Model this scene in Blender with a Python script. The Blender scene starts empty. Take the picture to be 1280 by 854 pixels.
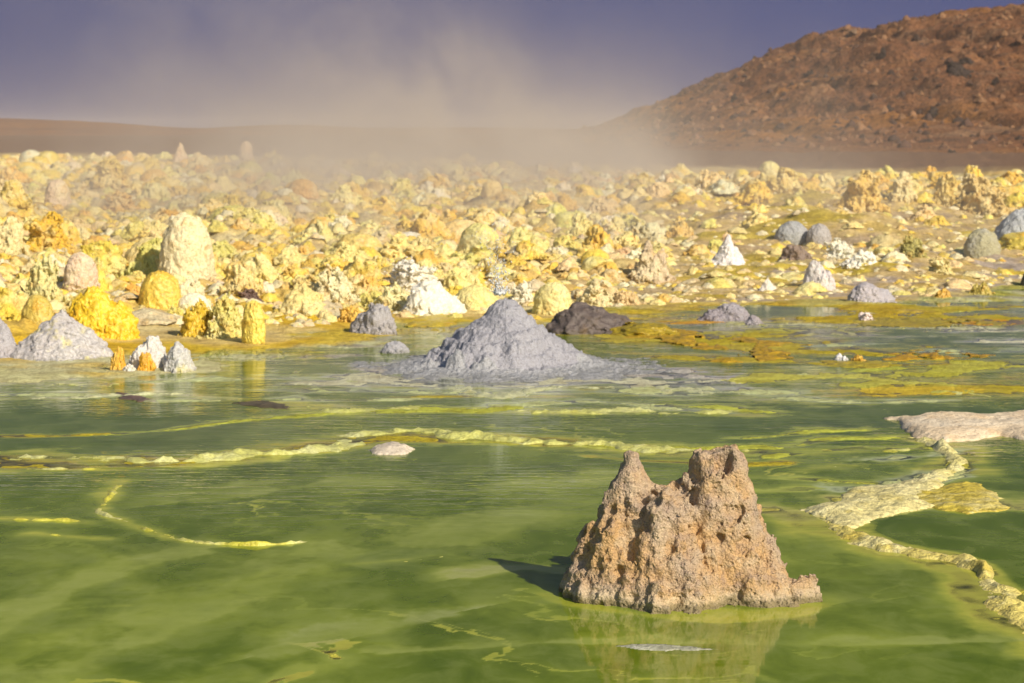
import bpy, math, numpy as np
from mathutils import Vector
RNG = np.random.default_rng(7)
sc = bpy.context.scene
COL = sc.collection
F32 = np.float32

# ------------------------------------------------------------------ camera maths
FPX, CH = 2700.0, 1.4
PITCH = math.atan(262 / FPX)
CA, SA = math.cos(PITCH), math.sin(PITCH)
def ray(px, py):
    dx, dy = (px - 640) / FPX, (427 - py) / FPX
    return np.array([dx, CA + dy * SA, -SA + dy * CA])
def G(px, py, z=0.0):
    d = ray(px, py); t = (z - CH) / d[2]
    return np.array([d[0] * t, d[1] * t, z])
def W(px, py, Y):
    d = ray(px, py); t = Y / d[1]
    return np.array([d[0] * t, Y, CH + d[2] * t])
def proj(p):
    x, y, z = p[0], p[1], p[2] - CH
    zf = y * CA - z * SA; yu = y * SA + z * CA
    return 640 + FPX * x / zf, 427 - FPX * yu / zf

# ------------------------------------------------------------------ noise
def _hash(ix, iy, iz, seed):
    h = (ix.astype(np.uint32) * np.uint32(374761393) + iy.astype(np.uint32) * np.uint32(668265263)
         + iz.astype(np.uint32) * np.uint32(2147483647 - 58) + np.uint32((seed * 974634777) & 0xffffffff))
    h = (h ^ (h >> np.uint32(13))) * np.uint32(1274126177)
    h = (h ^ (h >> np.uint32(16))) * np.uint32(2246822519)
    return h ^ (h >> np.uint32(15))
def _u(h): return (h & np.uint32(0xffffff)).astype(F32) / F32(16777216)
def vnoise(x, y, z=0.0, seed=0):
    x = np.asarray(x, F32); y = np.asarray(y, F32); z = np.broadcast_to(np.asarray(z, F32), x.shape)
    fx, fy, fz = np.floor(x), np.floor(y), np.floor(z)
    ix, iy, iz = fx.astype(np.int64), fy.astype(np.int64), fz.astype(np.int64)
    tx, ty, tz = x - fx, y - fy, z - fz
    s = lambda t: t * t * t * (t * (t * 6 - 15) + 10)
    wx, wy, wz = s(tx), s(ty), s(tz)
    out = 0
    for a in (0, 1):
        for b in (0, 1):
            for c in (0, 1):
                h = _hash(ix + a, iy + b, iz + c, seed)
                g = _u(h) * 2 - 1
                g2 = _u(h * np.uint32(747796405) + np.uint32(2891336453)) * 2 - 1
                g3 = _u(h * np.uint32(277803737) + np.uint32(12345)) * 2 - 1
                d = g * (tx - a) + g2 * (ty - b) + g3 * (tz - c)
                out = out + d * (wx if a else 1 - wx) * (wy if b else 1 - wy) * (wz if c else 1 - wz)
    return out * F32(1.5)
def fbm(x, y, z=0.0, seed=0, octv=4, gain=0.5):
    x = np.asarray(x, F32); y = np.asarray(y, F32); z = np.broadcast_to(np.asarray(z, F32), x.shape)
    a, s, f = 1.0, 0, 1.0
    for i in range(octv):
        s = s + a * vnoise(x * f + 17.3 * i, y * f - 9.1 * i, z * f + 4.7 * i, seed + i)
        a *= gain; f *= 2.03
    return s
def worley(x, y, z, seed=0):
    x = np.asarray(x, F32); y = np.asarray(y, F32); z = np.broadcast_to(np.asarray(z, F32), x.shape)
    ix, iy, iz = np.floor(x).astype(np.int64), np.floor(y).astype(np.int64), np.floor(z).astype(np.int64)
    best = np.full(x.shape, 9.0, F32)
    for a in (-1, 0, 1):
        for b in (-1, 0, 1):
            for c in (-1, 0, 1):
                h = _hash(ix + a, iy + b, iz + c, seed)
                px = ix + a + _u(h); py = iy + b + _u(h * np.uint32(747796405) + np.uint32(77))
                pz = iz + c + _u(h * np.uint32(277803737) + np.uint32(991))
                d = (px - x) ** 2 + (py - y) ** 2 + (pz - z) ** 2
                best = np.minimum(best, d.astype(F32))
    return np.sqrt(best)
def sstep(a, b, x):
    t = np.clip((x - a) / (b - a), 0, 1); return t * t * (3 - 2 * t)

# ------------------------------------------------------------------ mesh helpers
def mesh_from(name, V, Q, smooth=True, attrs=None, colors=None):
    V = np.ascontiguousarray(V, F32); Q = np.ascontiguousarray(Q, np.int32)
    me = bpy.data.meshes.new(name); n = Q.shape[1]
    me.vertices.add(len(V)); me.vertices.foreach_set('co', V.ravel())
    me.loops.add(Q.size); me.loops.foreach_set('vertex_index', Q.ravel())
    me.polygons.add(len(Q)); me.polygons.foreach_set('loop_start', np.arange(0, Q.size, n, dtype=np.int32))
    me.polygons.foreach_set('use_smooth', np.full(len(Q), smooth, bool))
    me.update(calc_edges=True)
    for k, v in (attrs or {}).items():
        a = me.attributes.new(k, 'FLOAT', 'POINT'); a.data.foreach_set('value', np.ascontiguousarray(v, F32))
    if colors is not None:
        a = me.attributes.new('Tint', 'FLOAT_COLOR', 'POINT')
        c = np.ones((len(V), 4), F32); c[:, :3] = colors; a.data.foreach_set('color', c.ravel())
    return me
def obj(name, me, mat=None, parent=None, color=None, loc=None):
    o = bpy.data.objects.new(name, me); COL.objects.link(o)
    if mat is not None and me is not None and not me.materials: me.materials.append(mat)
    if parent is not None: o.parent = parent
    if color is not None: o.color = (*color, 1)
    if loc is not None: o.location = loc
    return o
def tag(o, label=None, cat=None, group=None, kind=None):
    if label: o['label'] = label
    if cat: o['category'] = cat
    if group: o['group'] = group
    if kind: o['kind'] = kind
    return o
def empty(name, loc):
    o = bpy.data.objects.new(name, None); COL.objects.link(o); o.location = loc; o.empty_display_size = .1
    return o
def gridq(nr, nc):
    i = np.arange(nr - 1)[:, None] * nc + np.arange(nc - 1)[None, :]
    return np.stack([i, i + 1, i + nc + 1, i + nc], -1).reshape(-1, 4)
def compact(V, Q, *extra):
    used = np.unique(Q); m = np.full(len(V), -1, np.int64); m[used] = np.arange(len(used))
    return (V[used], m[Q]) + tuple(e[used] for e in extra)

def surfnet(fn, lo, hi, h):
    lo = np.array(lo, F32); n = np.ceil((np.array(hi) - lo) / h).astype(int) + 1
    ax = [lo[k] + h * np.arange(n[k], dtype=F32) for k in range(3)]
    X, Y, Z = np.meshgrid(*ax, indexing='ij')
    D = fn(X, Y, Z).astype(F32); S = D < 0
    nx, ny, nz = D.shape
    cnt = np.zeros((nx - 1, ny - 1, nz - 1), np.int8); acc = np.zeros((nx - 1, ny - 1, nz - 1, 3), F32); num = np.zeros((nx - 1, ny - 1, nz - 1), F32)
    for a in range(3):
        sl0 = [slice(None)] * 3; sl1 = [slice(None)] * 3; sl0[a] = slice(0, -1); sl1[a] = slice(1, None)
        d0, d1 = D[tuple(sl0)], D[tuple(sl1)]
        cr = (d0 < 0) != (d1 < 0)
        t = np.where(cr, d0 / np.where(cr, d0 - d1, 1), 0)
        o1, o2 = [k for k in range(3) if k != a]
        for p in (0, 1):
            for q in (0, 1):
                s = [slice(None)] * 3
                s[o1] = slice(p, cr.shape[o1] - 1 + p); s[o2] = slice(q, cr.shape[o2] - 1 + q)
                c = cr[tuple(s)]; tt = t[tuple(s)]
                num += c
                acc[..., a] += c * tt; acc[..., o1] += c * p; acc[..., o2] += c * q
    act = num > 0
    idx = np.full(act.shape, -1, np.int64); idx[act] = np.arange(act.sum())
    I = np.argwhere(act).astype(F32)
    V = lo + h * (I + acc[act] / num[act][:, None])
    Qs = []
    for a in range(3):
        o1, o2 = (a + 1) % 3, (a + 2) % 3
        sl0 = [slice(None)] * 3; sl1 = [slice(None)] * 3; sl0[a] = slice(0, -1); sl1[a] = slice(1, None)
        for s in (sl0, sl1):
            s[o1] = slice(1, -1); s[o2] = slice(1, -1)
        s0, s1 = S[tuple(sl0)], S[tuple(sl1)]
        cr = np.argwhere(s0 != s1)
        if not len(cr): continue
        fl = s0[tuple(cr.T)]
        base = cr.copy(); base[:, o1] += 1; base[:, o2] += 1
        c = []
        for p, q in ((1, 1), (0, 1), (0, 0), (1, 0)):
            b = base.copy(); b[:, o1] -= p; b[:, o2] -= q; c.append(idx[tuple(b.T)])
        q = np.stack(c, 1); q[~fl] = q[~fl][:, ::-1]
        Qs.append(q)
    return V, np.concatenate(Qs)

# ------------------------------------------------------------------ materials
def nmat(name):
    m = bpy.data.materials.new(name); m.use_nodes = True; nt = m.node_tree; nt.nodes.clear()
    return m, nt, nt.nodes, nt.links
class NB:
    def __init__(s, nt): s.nt, s.N, s.L = nt, nt.nodes, nt.links
    def n(s, t, **k):
        o = s.N.new(t)
        for a, v in k.items(): setattr(o, a, v)
        return o
    def link(s, a, b): s.L.new(a, b)
    def put(s, sock, v):
        if hasattr(v, 'is_output') or isinstance(v, bpy.types.NodeSocket): s.L.new(v, sock)
        else: sock.default_value = v
    def math(s, op, a, b=0.0, clamp=False):
        o = s.n('ShaderNodeMath', operation=op, use_clamp=clamp); s.put(o.inputs[0], a); s.put(o.inputs[1], b); return o.outputs[0]
    def mix(s, f, a, b, bt='MIX'):
        o = s.n('ShaderNodeMix', data_type='RGBA', blend_type=bt)
        s.put(o.inputs[0], f)
        for i, v in ((6, a), (7, b)):
            if isinstance(v, tuple): v = (*v, 1) if len(v) == 3 else v
            s.put(o.inputs[i], v)
        return o.outputs[2]
    def noise(s, vec, scale, detail=4, rough=.55, dist=0.0):
        o = s.n('ShaderNodeTexNoise'); s.L.new(vec, o.inputs['Vector'])
        o.inputs['Scale'].default_value = scale; o.inputs['Detail'].default_value = detail
        o.inputs['Roughness'].default_value = rough; o.inputs['Distortion'].default_value = dist
        return o.outputs['Fac']
    def vor(s, vec, scale, feat='F1', rand=1.0):
        o = s.n('ShaderNodeTexVoronoi', feature=feat); s.L.new(vec, o.inputs['Vector']); o.inputs['Scale'].default_value = scale
        o.inputs['Randomness'].default_value = rand
        return o.outputs['Distance']
    def ramp(s, f, a, b, lo=0.0, hi=1.0):
        o = s.n('ShaderNodeMapRange', interpolation_type='SMOOTHSTEP'); s.L.new(f, o.inputs[0])
        for i, v in zip((1, 2, 3, 4), (a, b, lo, hi)): o.inputs[i].default_value = v
        return o.outputs[0]
    def scalevec(s, vec, v):
        o = s.n('ShaderNodeVectorMath', operation='MULTIPLY'); s.L.new(vec, o.inputs[0]); o.inputs[1].default_value = v; return o.outputs[0]
    def bump(s, hgt, strength, dist, normal=None):
        o = s.n('ShaderNodeBump'); s.L.new(hgt, o.inputs['Height']); o.inputs['Strength'].default_value = strength; o.inputs['Distance'].default_value = dist
        if normal is not None: s.L.new(normal, o.inputs['Normal'])
        return o.outputs[0]

def crust_material(name, source, white=.5, ochre=.4, grain=60., bumpd=.012, rough=.8, second=(.66, .40, .10), pale=(.88, .82, .50), wet=0.0, wetline=False):
    m, nt, N, L = nmat(name); b = NB(nt)
    P = b.n('ShaderNodeNewGeometry').outputs['Position']
    if source == 'object':
        oi = b.n('ShaderNodeObjectInfo'); base = oi.outputs['Color']
    else:
        base = b.n('ShaderNodeAttribute', attribute_name='Tint').outputs['Color']
    n1 = b.noise(P, 3.1, 5, .6); n2 = b.noise(P, 7.3, 5, .62); n3 = b.noise(P, grain, 4, .65); n4 = b.noise(P, 19., 4, .6)
    c = b.mix(b.math('MULTIPLY', b.ramp(n1, .46, .64), white), base, pale)
    c = b.mix(b.math('MULTIPLY', b.ramp(n2, .52, .68), ochre), c, second)
    c = b.mix(b.math('MULTIPLY', b.ramp(n4, .55, .72), white * .8), c, pale)
    c = b.mix(1.0, c, b.mix(b.ramp(n3, .25, .62), (.62, .58, .52), (1.04, 1.03, 1.0)), 'MULTIPLY')  # crevice shade painted into the colour: the grain's bump hollows are darkened
    if wetline:
        sz = b.n('ShaderNodeSeparateXYZ'); L.new(P, sz.inputs[0])
        c = b.mix(b.math('MULTIPLY', b.ramp(b.math('ADD', sz.outputs[2], b.math('MULTIPLY', b.math('SUBTRACT', n4, .5), .06)), .022, .002), .6), c, b.mix(.5, c, (.10, .09, .04)))
    v = b.vor(P, grain * .35)
    pit = b.ramp(v, .0, .30)
    hgt = b.math('ADD', b.math('MULTIPLY', n3, .6), b.math('ADD', b.math('MULTIPLY', n4, .9), b.math('MULTIPLY', b.math('SUBTRACT', 1.0, v), .5)))
    nrm = b.bump(hgt, .9, bumpd)
    p = b.n('ShaderNodeBsdfPrincipled'); b.put(p.inputs['Base Color'], c); p.inputs['Roughness'].default_value = rough
    p.inputs['Specular IOR Level'].default_value = .25 + wet
    b.put(p.inputs['Normal'], nrm)
    o = b.n('ShaderNodeOutputMaterial'); L.new(p.outputs[0], o.inputs[0]); m.diffuse_color = (.8, .7, .3, 1)
    return m

M_SULF = crust_material('sulfur_crust', 'object', .45, .55, 60., .022)
M_SULF_T = crust_material('sulfur_crust_field', 'tint', .45, .55, 36., .03)
M_GOLD = crust_material('wet_golden_crust', 'object', .12, .5, 55., .012, .38, (.72, .36, .02), (.84, .74, .36), .3, wetline=True)
M_WHITE = crust_material('white_salt_crust', 'object', .6, .12, 80., .012, .75, (.62, .42, .16), (.86, .85, .80), wetline=True)
M_GREYY = crust_material('yellow_stained_salt', 'object', .45, .75, 60., .02, .6, (.76, .68, .20), (.66, .65, .63), .1, wetline=True)
M_GREY = crust_material('grey_salt_mud', 'object', .45, .05, 110., .018, .6, (.26, .22, .22), (.50, .51, .55), .1, wetline=True)
M_DARK = crust_material('dark_wet_crust', 'object', .10, .22, 60., .015, .5, (.30, .18, .06), (.40, .36, .32), .2, wetline=True)
M_RIM = crust_material('rimstone', 'object', .55, .25, 75., .010, .35, (.52, .42, .02), (.74, .76, .40), .3)
M_CRUST = crust_material('grainy_yellow_crust', 'object', .45, .50, 60., .02, .5, (.64, .50, .05), (.86, .83, .52), .2)
M_ORANGE = crust_material('orange_crust', 'object', .25, .9, 40., .02, .32, (.27, .20, .015), (.70, .44, .03), .3)
M_PLATE = crust_material('pinkish_salt_plate', 'object', .5, .45, 70., .012, .6, (.76, .54, .30), (.88, .80, .64))

def rock_material():
    m, nt, N, L = nmat('porous_tan_rock'); b = NB(nt)
    P = b.n('ShaderNodeNewGeometry').outputs['Position']
    n1 = b.noise(P, 4.2, 4, .55); n2 = b.noise(P, 14., 6, .65); n3 = b.noise(P, 60., 5, .7); n4 = b.noise(P, 190., 3, .7)
    c = b.mix(b.ramp(n1, .42, .60), (.49, .385, .275), (.58, .38, .18))
    c = b.mix(b.math('MULTIPLY', b.ramp(n2, .50, .66), .7), c, (.62, .49, .32))
    c = b.mix(b.math('MULTIPLY', b.ramp(n3, .52, .66), .55), c, (.25, .17, .13))
    c = b.mix(b.math('MULTIPLY', b.ramp(n2, .46, .34), .45), c, (.34, .26, .22))
    c = b.mix(1.0, c, b.mix(b.ramp(n4, .3, .6), (.66, .63, .60), (1.06, 1.05, 1.03)), 'MULTIPLY')
    # pale salt line where the rock meets the water
    sep = b.n('ShaderNodeSeparateXYZ'); L.new(P, sep.inputs[0])
    zz = b.math('ADD', sep.outputs[2], b.math('MULTIPLY', n3, -.05))
    c = b.mix(b.math('MULTIPLY', b.ramp(zz, .035, -.01), .55), c, (.66, .56, .36))
    c = b.mix(b.math('MULTIPLY', b.ramp(zz, .004, -.016), .75), c, (.17, .14, .06))
    v = b.vor(P, 55.); v2 = b.vor(P, 130.)
    hgt = b.math('ADD', b.math('MULTIPLY', n3, 1.0), b.math('ADD', b.math('MULTIPLY', b.ramp(v, .0, .38), .55), b.math('MULTIPLY', v2, .35)))
    p = b.n('ShaderNodeBsdfPrincipled'); b.put(p.inputs['Base Color'], c); p.inputs['Roughness'].default_value = .9; p.inputs['Specular IOR Level'].default_value = .15
    b.put(p.inputs['Normal'], b.bump(hgt, .9, .014))
    o = b.n('ShaderNodeOutputMaterial'); L.new(p.outputs[0], o.inputs[0])
    return m
M_ROCK = rock_material()

def ground_material():
    m, nt, N, L = nmat('salt_flat_ground'); b = NB(nt)
    P = b.n('ShaderNodeNewGeometry').outputs['Position']
    base = b.n('ShaderNodeAttribute', attribute_name='Tint').outputs['Color']
    n2 = b.noise(P, 6., 5, .62); n3 = b.noise(P, 28., 5, .65); n4 = b.noise(P, 90., 3, .6)
    c = b.mix(1.0, base, b.mix(b.ramp(n2, .3, .66), (.72, .66, .58), (1.08, 1.06, 1.0)), 'MULTIPLY')
    c = b.mix(1.0, c, b.mix(b.ramp(n3, .3, .6), (.70, .66, .60), (1.05, 1.04, 1.0)), 'MULTIPLY')
    hgt = b.math('ADD', b.math('MULTIPLY', n3, 1.0), b.math('MULTIPLY', n4, .4))
    p = b.n('ShaderNodeBsdfPrincipled'); b.put(p.inputs['Base Color'], c); p.inputs['Roughness'].default_value = .7; p.inputs['Specular IOR Level'].default_value = .25
    b.put(p.inputs['Normal'], b.bump(hgt, .8, .03))
    o = b.n('ShaderNodeOutputMaterial'); L.new(p.outputs[0], o.inputs[0])
    return m
M_GROUND = ground_material()

def hill_material(name, rubble=True):
    m, nt, N, L = nmat(name); b = NB(nt)
    P = b.n('ShaderNodeNewGeometry').outputs['Position']
    n1 = b.noise(P, .035, 5, .6); n2 = b.noise(P, .22, 6, .68); n3 = b.noise(P, .9, 5, .72); n4 = b.noise(P, 3.0, 3, .7)
    c = b.mix(b.ramp(n1, .38, .62), (.25, .115, .052), (.33, .155, .06))
    c = b.mix(b.math('MULTIPLY', b.ramp(n2, .50, .66), .7), c, (.33, .20, .11))
    c = b.mix(b.math('MULTIPLY', b.ramp(n1, .53, .62), .75), c, (.38, .165, .035))
    c = b.mix(b.math('MULTIPLY', b.ramp(n2, .46, .34), .6), c, (.10, .062, .045))
    c = b.mix(b.math('MULTIPLY', b.ramp(n3, .50, .64), .6), c, (.075, .045, .034))
    c = b.mix(1.0, c, b.mix(b.ramp(n4, .3, .65), (.62, .6, .58), (1.15, 1.12, 1.1)), 'MULTIPLY')
    hgt = b.math('ADD', n3, b.math('MULTIPLY', n4, .5))
    p = b.n('ShaderNodeBsdfPrincipled'); b.put(p.inputs['Base Color'], c); p.inputs['Roughness'].default_value = .95; p.inputs['Specular IOR Level'].default_value = .1
    b.put(p.inputs['Normal'], b.bump(hgt, .9, .8))
    o = b.n('ShaderNodeOutputMaterial'); L.new(p.outputs[0], o.inputs[0])
    return m
M_HILL = hill_material('brown_hillside')
M_BOULDER = crust_material('dark_boulder', 'object', .1, .3, 3., .15, .95, (.16, .08, .04), (.22, .15, .10))

def water_material():
    m, nt, N, L = nmat('acid_water'); b = NB(nt)
    P = b.n('ShaderNodeNewGeometry').outputs['Position']
    dep = b.n('ShaderNodeAttribute', attribute_name='depth').outputs['Fac']
    milk = b.n('ShaderNodeAttribute', attribute_name='milk').outputs['Fac']
    c = b.mix(milk, (.095, .150, .001), (.27, .335, .035))
    n1 = b.noise(b.scalevec(P, (1., .75, 1.)), 1.3, 5, .6, .6)
    c = b.mix(b.math('MULTIPLY', b.ramp(n1, .50, .72), .35), c, (.30, .36, .09))
    c = b.mix(b.math('MULTIPLY', b.ramp(n1, .48, .30), .45), c, (.055, .10, .001))
    n5 = b.noise(P, 26., 4, .65)
    n6 = b.noise(b.scalevec(P, (2.2, 7.5, 1.)), 1.0, 5, .65, .4)
    dj = b.math('ADD', dep, b.math('ADD', b.math('MULTIPLY', b.math('SUBTRACT', n5, .5), .008), b.math('MULTIPLY', b.math('MULTIPLY', b.math('SUBTRACT', n6, .5), .055), b.n('ShaderNodeAttribute', attribute_name='ripple').outputs['Fac'])))
    n7 = b.noise(b.scalevec(P, (1., .7, 1.)), 7.0, 5, .62, .5)
    c = b.mix(b.math('MULTIPLY', b.ramp(n7, .44, .66), .28), c, (.29, .345, .08)); c = b.mix(b.math('MULTIPLY', b.ramp(n7, .48, .32), .30), c, (.06, .10, .002))
    bed = b.n('ShaderNodeAttribute', attribute_name='Tint').outputs['Color']
    c = b.mix(b.math('MULTIPLY', b.ramp(dj, .0190, .0040), .75), c, b.mix(.45, bed, (.34, .40, .03)))
    c = b.mix(b.ramp(dj, .0085, .0005), c, bed)
    al = b.math('SUBTRACT', 1.0, b.math('POWER', 2.718, b.math('MULTIPLY', dep, -420.0)))
    # ripples
    w1 = b.noise(b.scalevec(P, (5., 16., 1.)), 1.0, 3, .5, .3)
    w2 = b.noise(b.scalevec(P, (14., 40., 1.)), 1.0, 2, .5)
    wl = b.noise(P, .45, 2, .5)
    amp = b.math('MULTIPLY', b.ramp(wl, .38, .62, .12, 1.0), b.n('ShaderNodeAttribute', attribute_name='ripple').outputs['Fac'])
    hgt = b.math('MULTIPLY', b.math('ADD', w1, b.math('MULTIPLY', w2, .35)), amp)
    nrm = b.bump(hgt, .45, .012)
    fr = b.n('ShaderNodeFresnel'); fr.inputs[0].default_value = 1.33; L.new(nrm, fr.inputs['Normal'])
    tr = b.n('ShaderNodeBsdfTransparent'); tr.inputs[0].default_value = (.93, .96, .80, 1)
    df = b.n('ShaderNodeBsdfDiffuse'); b.put(df.inputs[0], c)
    gl = b.n('ShaderNodeBsdfGlossy'); gl.inputs['Roughness'].default_value = .035; L.new(nrm, gl.inputs['Normal'])
    m1 = b.n('ShaderNodeMixShader'); L.new(al, m1.inputs[0]); L.new(tr.outputs[0], m1.inputs[1]); L.new(df.outputs[0], m1.inputs[2])
    m2 = b.n('ShaderNodeMixShader'); L.new(b.math('MULTIPLY', fr.outputs[0], .95), m2.inputs[0]); L.new(m1.outputs[0], m2.inputs[1]); L.new(gl.outputs[0], m2.inputs[2])
    o = b.n('ShaderNodeOutputMaterial'); L.new(m2.outputs[0], o.inputs[0])
    return m
M_WATER = water_material()

# ------------------------------------------------------------------ terrain
def pl(pts, z=0.0): return np.array([G(x, y, z)[:2] for x, y in pts])
def resample(P, step):
    d = np.r_[0, np.cumsum(np.hypot(*np.diff(P, axis=0).T))]
    n = max(3, int(d[-1] / step)); t = np.linspace(0, d[-1], n)
    # smooth through the points
    x = np.interp(t, d, P[:, 0]); y = np.interp(t, d, P[:, 1])
    k = max(1, int(.10 / step)); ker = np.hanning(2 * k + 3)[1:-1]; ker /= ker.sum()
    sm = lambda a: np.convolve(np.pad(a, k, mode='reflect', reflect_type='odd'), ker, 'valid')
    return np.stack([sm(x), sm(y)], 1)
def dist_poly(X, Y, P):
    best = np.full(X.shape, 1e9, F32)
    lo = P.min(0) - .6; hi = P.max(0) + .6
    m = (X > lo[0]) & (X < hi[0]) & (Y > lo[1]) & (Y < hi[1])
    x, y = X[m], Y[m]; bb = best[m]
    for a, b in zip(P[:-1], P[1:]):
        v = b - a; l = max((v * v).sum(), 1e-9)
        t = np.clip(((x - a[0]) * v[0] + (y - a[1]) * v[1]) / l, 0, 1)
        bb = np.minimum(bb, np.hypot(x - a[0] - t * v[0], y - a[1] - t * v[1]))
    best[m] = bb
    return best
def inside(X, Y, P):
    r = np.zeros(X.shape, bool)
    for (x0, y0), (x1, y1) in zip(P, np.roll(P, -1, 0)):
        c = (y0 > Y) != (y1 > Y)
        r ^= c & (X < (x1 - x0) * (Y - y0) / (y1 - y0 if y1 != y0 else 1e-9) + x0)
    return r
def sdist(X, Y, P):
    d = dist_poly(X, Y, np.vstack([P, P[:1]]))
    return np.where(inside(X, Y, P), d, -d)

# rims: pixel polyline, width m, height m, colour, label
YG, PYG, WG = (.58, .56, .07), (.60, .61, .18), (.60, .62, .36)
RIMS = [
 ([(-60,574),(60,573),(150,575),(230,576),(330,566),(420,556),(480,544),(530,542),(600,546),(680,549),(740,556),(800,561),(870,565),(960,566)], .17, .016, PYG,
  'long pale yellow rim winding across the green pool behind the twin-peaked rock'),
 ([(-40,589),(60,588),(150,586),(215,580)], .07, .008, YG, 'thin yellow rim just in front of the long pale rim at the left edge'),
 ([(360,505),(430,516),(520,513),(600,512),(700,515),(800,512),(880,514),(950,517)], .17, .012, PYG, 'narrow pale green rim between the grey cone and the long rim'),
 ([(-30,499),(70,498),(150,495),(215,492),(280,497)], .16, .010, WG, 'whitish green rim in the water below the white and orange knobs'),
 ([(440,478),(540,487),(640,488),(760,487),(860,490),(960,490)], .35, .012, WG, 'broad whitish terrace edge along the front foot of the grey cone'),
 ([(150,600),(138,622),(124,640),(160,654),(200,668),(232,680),(300,684),(350,682),(402,674)], .045, .009, YG, 'zigzag yellow rim in the left foreground pool'),
 ([(-20,647),(60,651),(128,655)], .05, .007, YG, 'upper of two short yellow rims at the left edge'),
 ([(40,667),(90,671),(135,674)], .05, .006, YG, 'lower of two short yellow rims near the left edge'),
 ([(440,705),(500,701),(556,691),(600,702)], .05, .003, YG, 'faint yellow rim barely breaking the water left of the twin-peaked rock'),
 ([(70,762),(120,758),(160,757)], .045, .004, YG, 'short yellow rim in the bottom left shallows'),
 ([(1320,815),(1285,785),(1262,762),(1250,742),(1226,714),(1190,700),(1150,692),(1100,683),(1062,672),(1040,657),(1014,642)], .115, .0205, (.74,.64,.18),
  'grainy yellow crust ridge curving down to the bottom right corner'),
 ([(1112,606),(1150,601),(1186,591),(1198,579),(1192,568),(1172,557),(1148,546)], .10, .022, (.72,.66,.26), 'pale yellow rim linking the bright crust shelf to the pinkish salt plate'),
 ([(965,572),(1020,562),(1090,566),(1180,560)], .10, .009, YG, 'short yellow rim left of the pinkish salt plate'),
 ([(975,474),(1030,468),(1090,470),(1120,476)], .42, .012, PYG, 'bright yellow green streak of crust in the water right of the grey cone'),
 ([(1100,494),(1150,490),(1210,492),(1300,489)], .35, .012, YG, 'olive yellow streak of crust above the pinkish salt plate'),
 ([(980,500),(1060,506),(1130,500)], .25, .008, WG, 'pale streak of crust left of the olive yellow streak'),
 ([(1000,588),(1060,582),(1130,580)], .08, .004, YG, 'faint yellow rim above the bright crust shelf'),
]
RIM_W = [(resample(pl(p), .03), w, h) for p, w, h, c, l in RIMS]
MT, LM, OL, WT, LI, OR_, GD = (.60,.68,.36), (.54,.60,.08), (.54,.45,.02), (.66,.68,.54), (.55,.54,.56), (.70,.36,.01), (.72,.54,.02)
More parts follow.
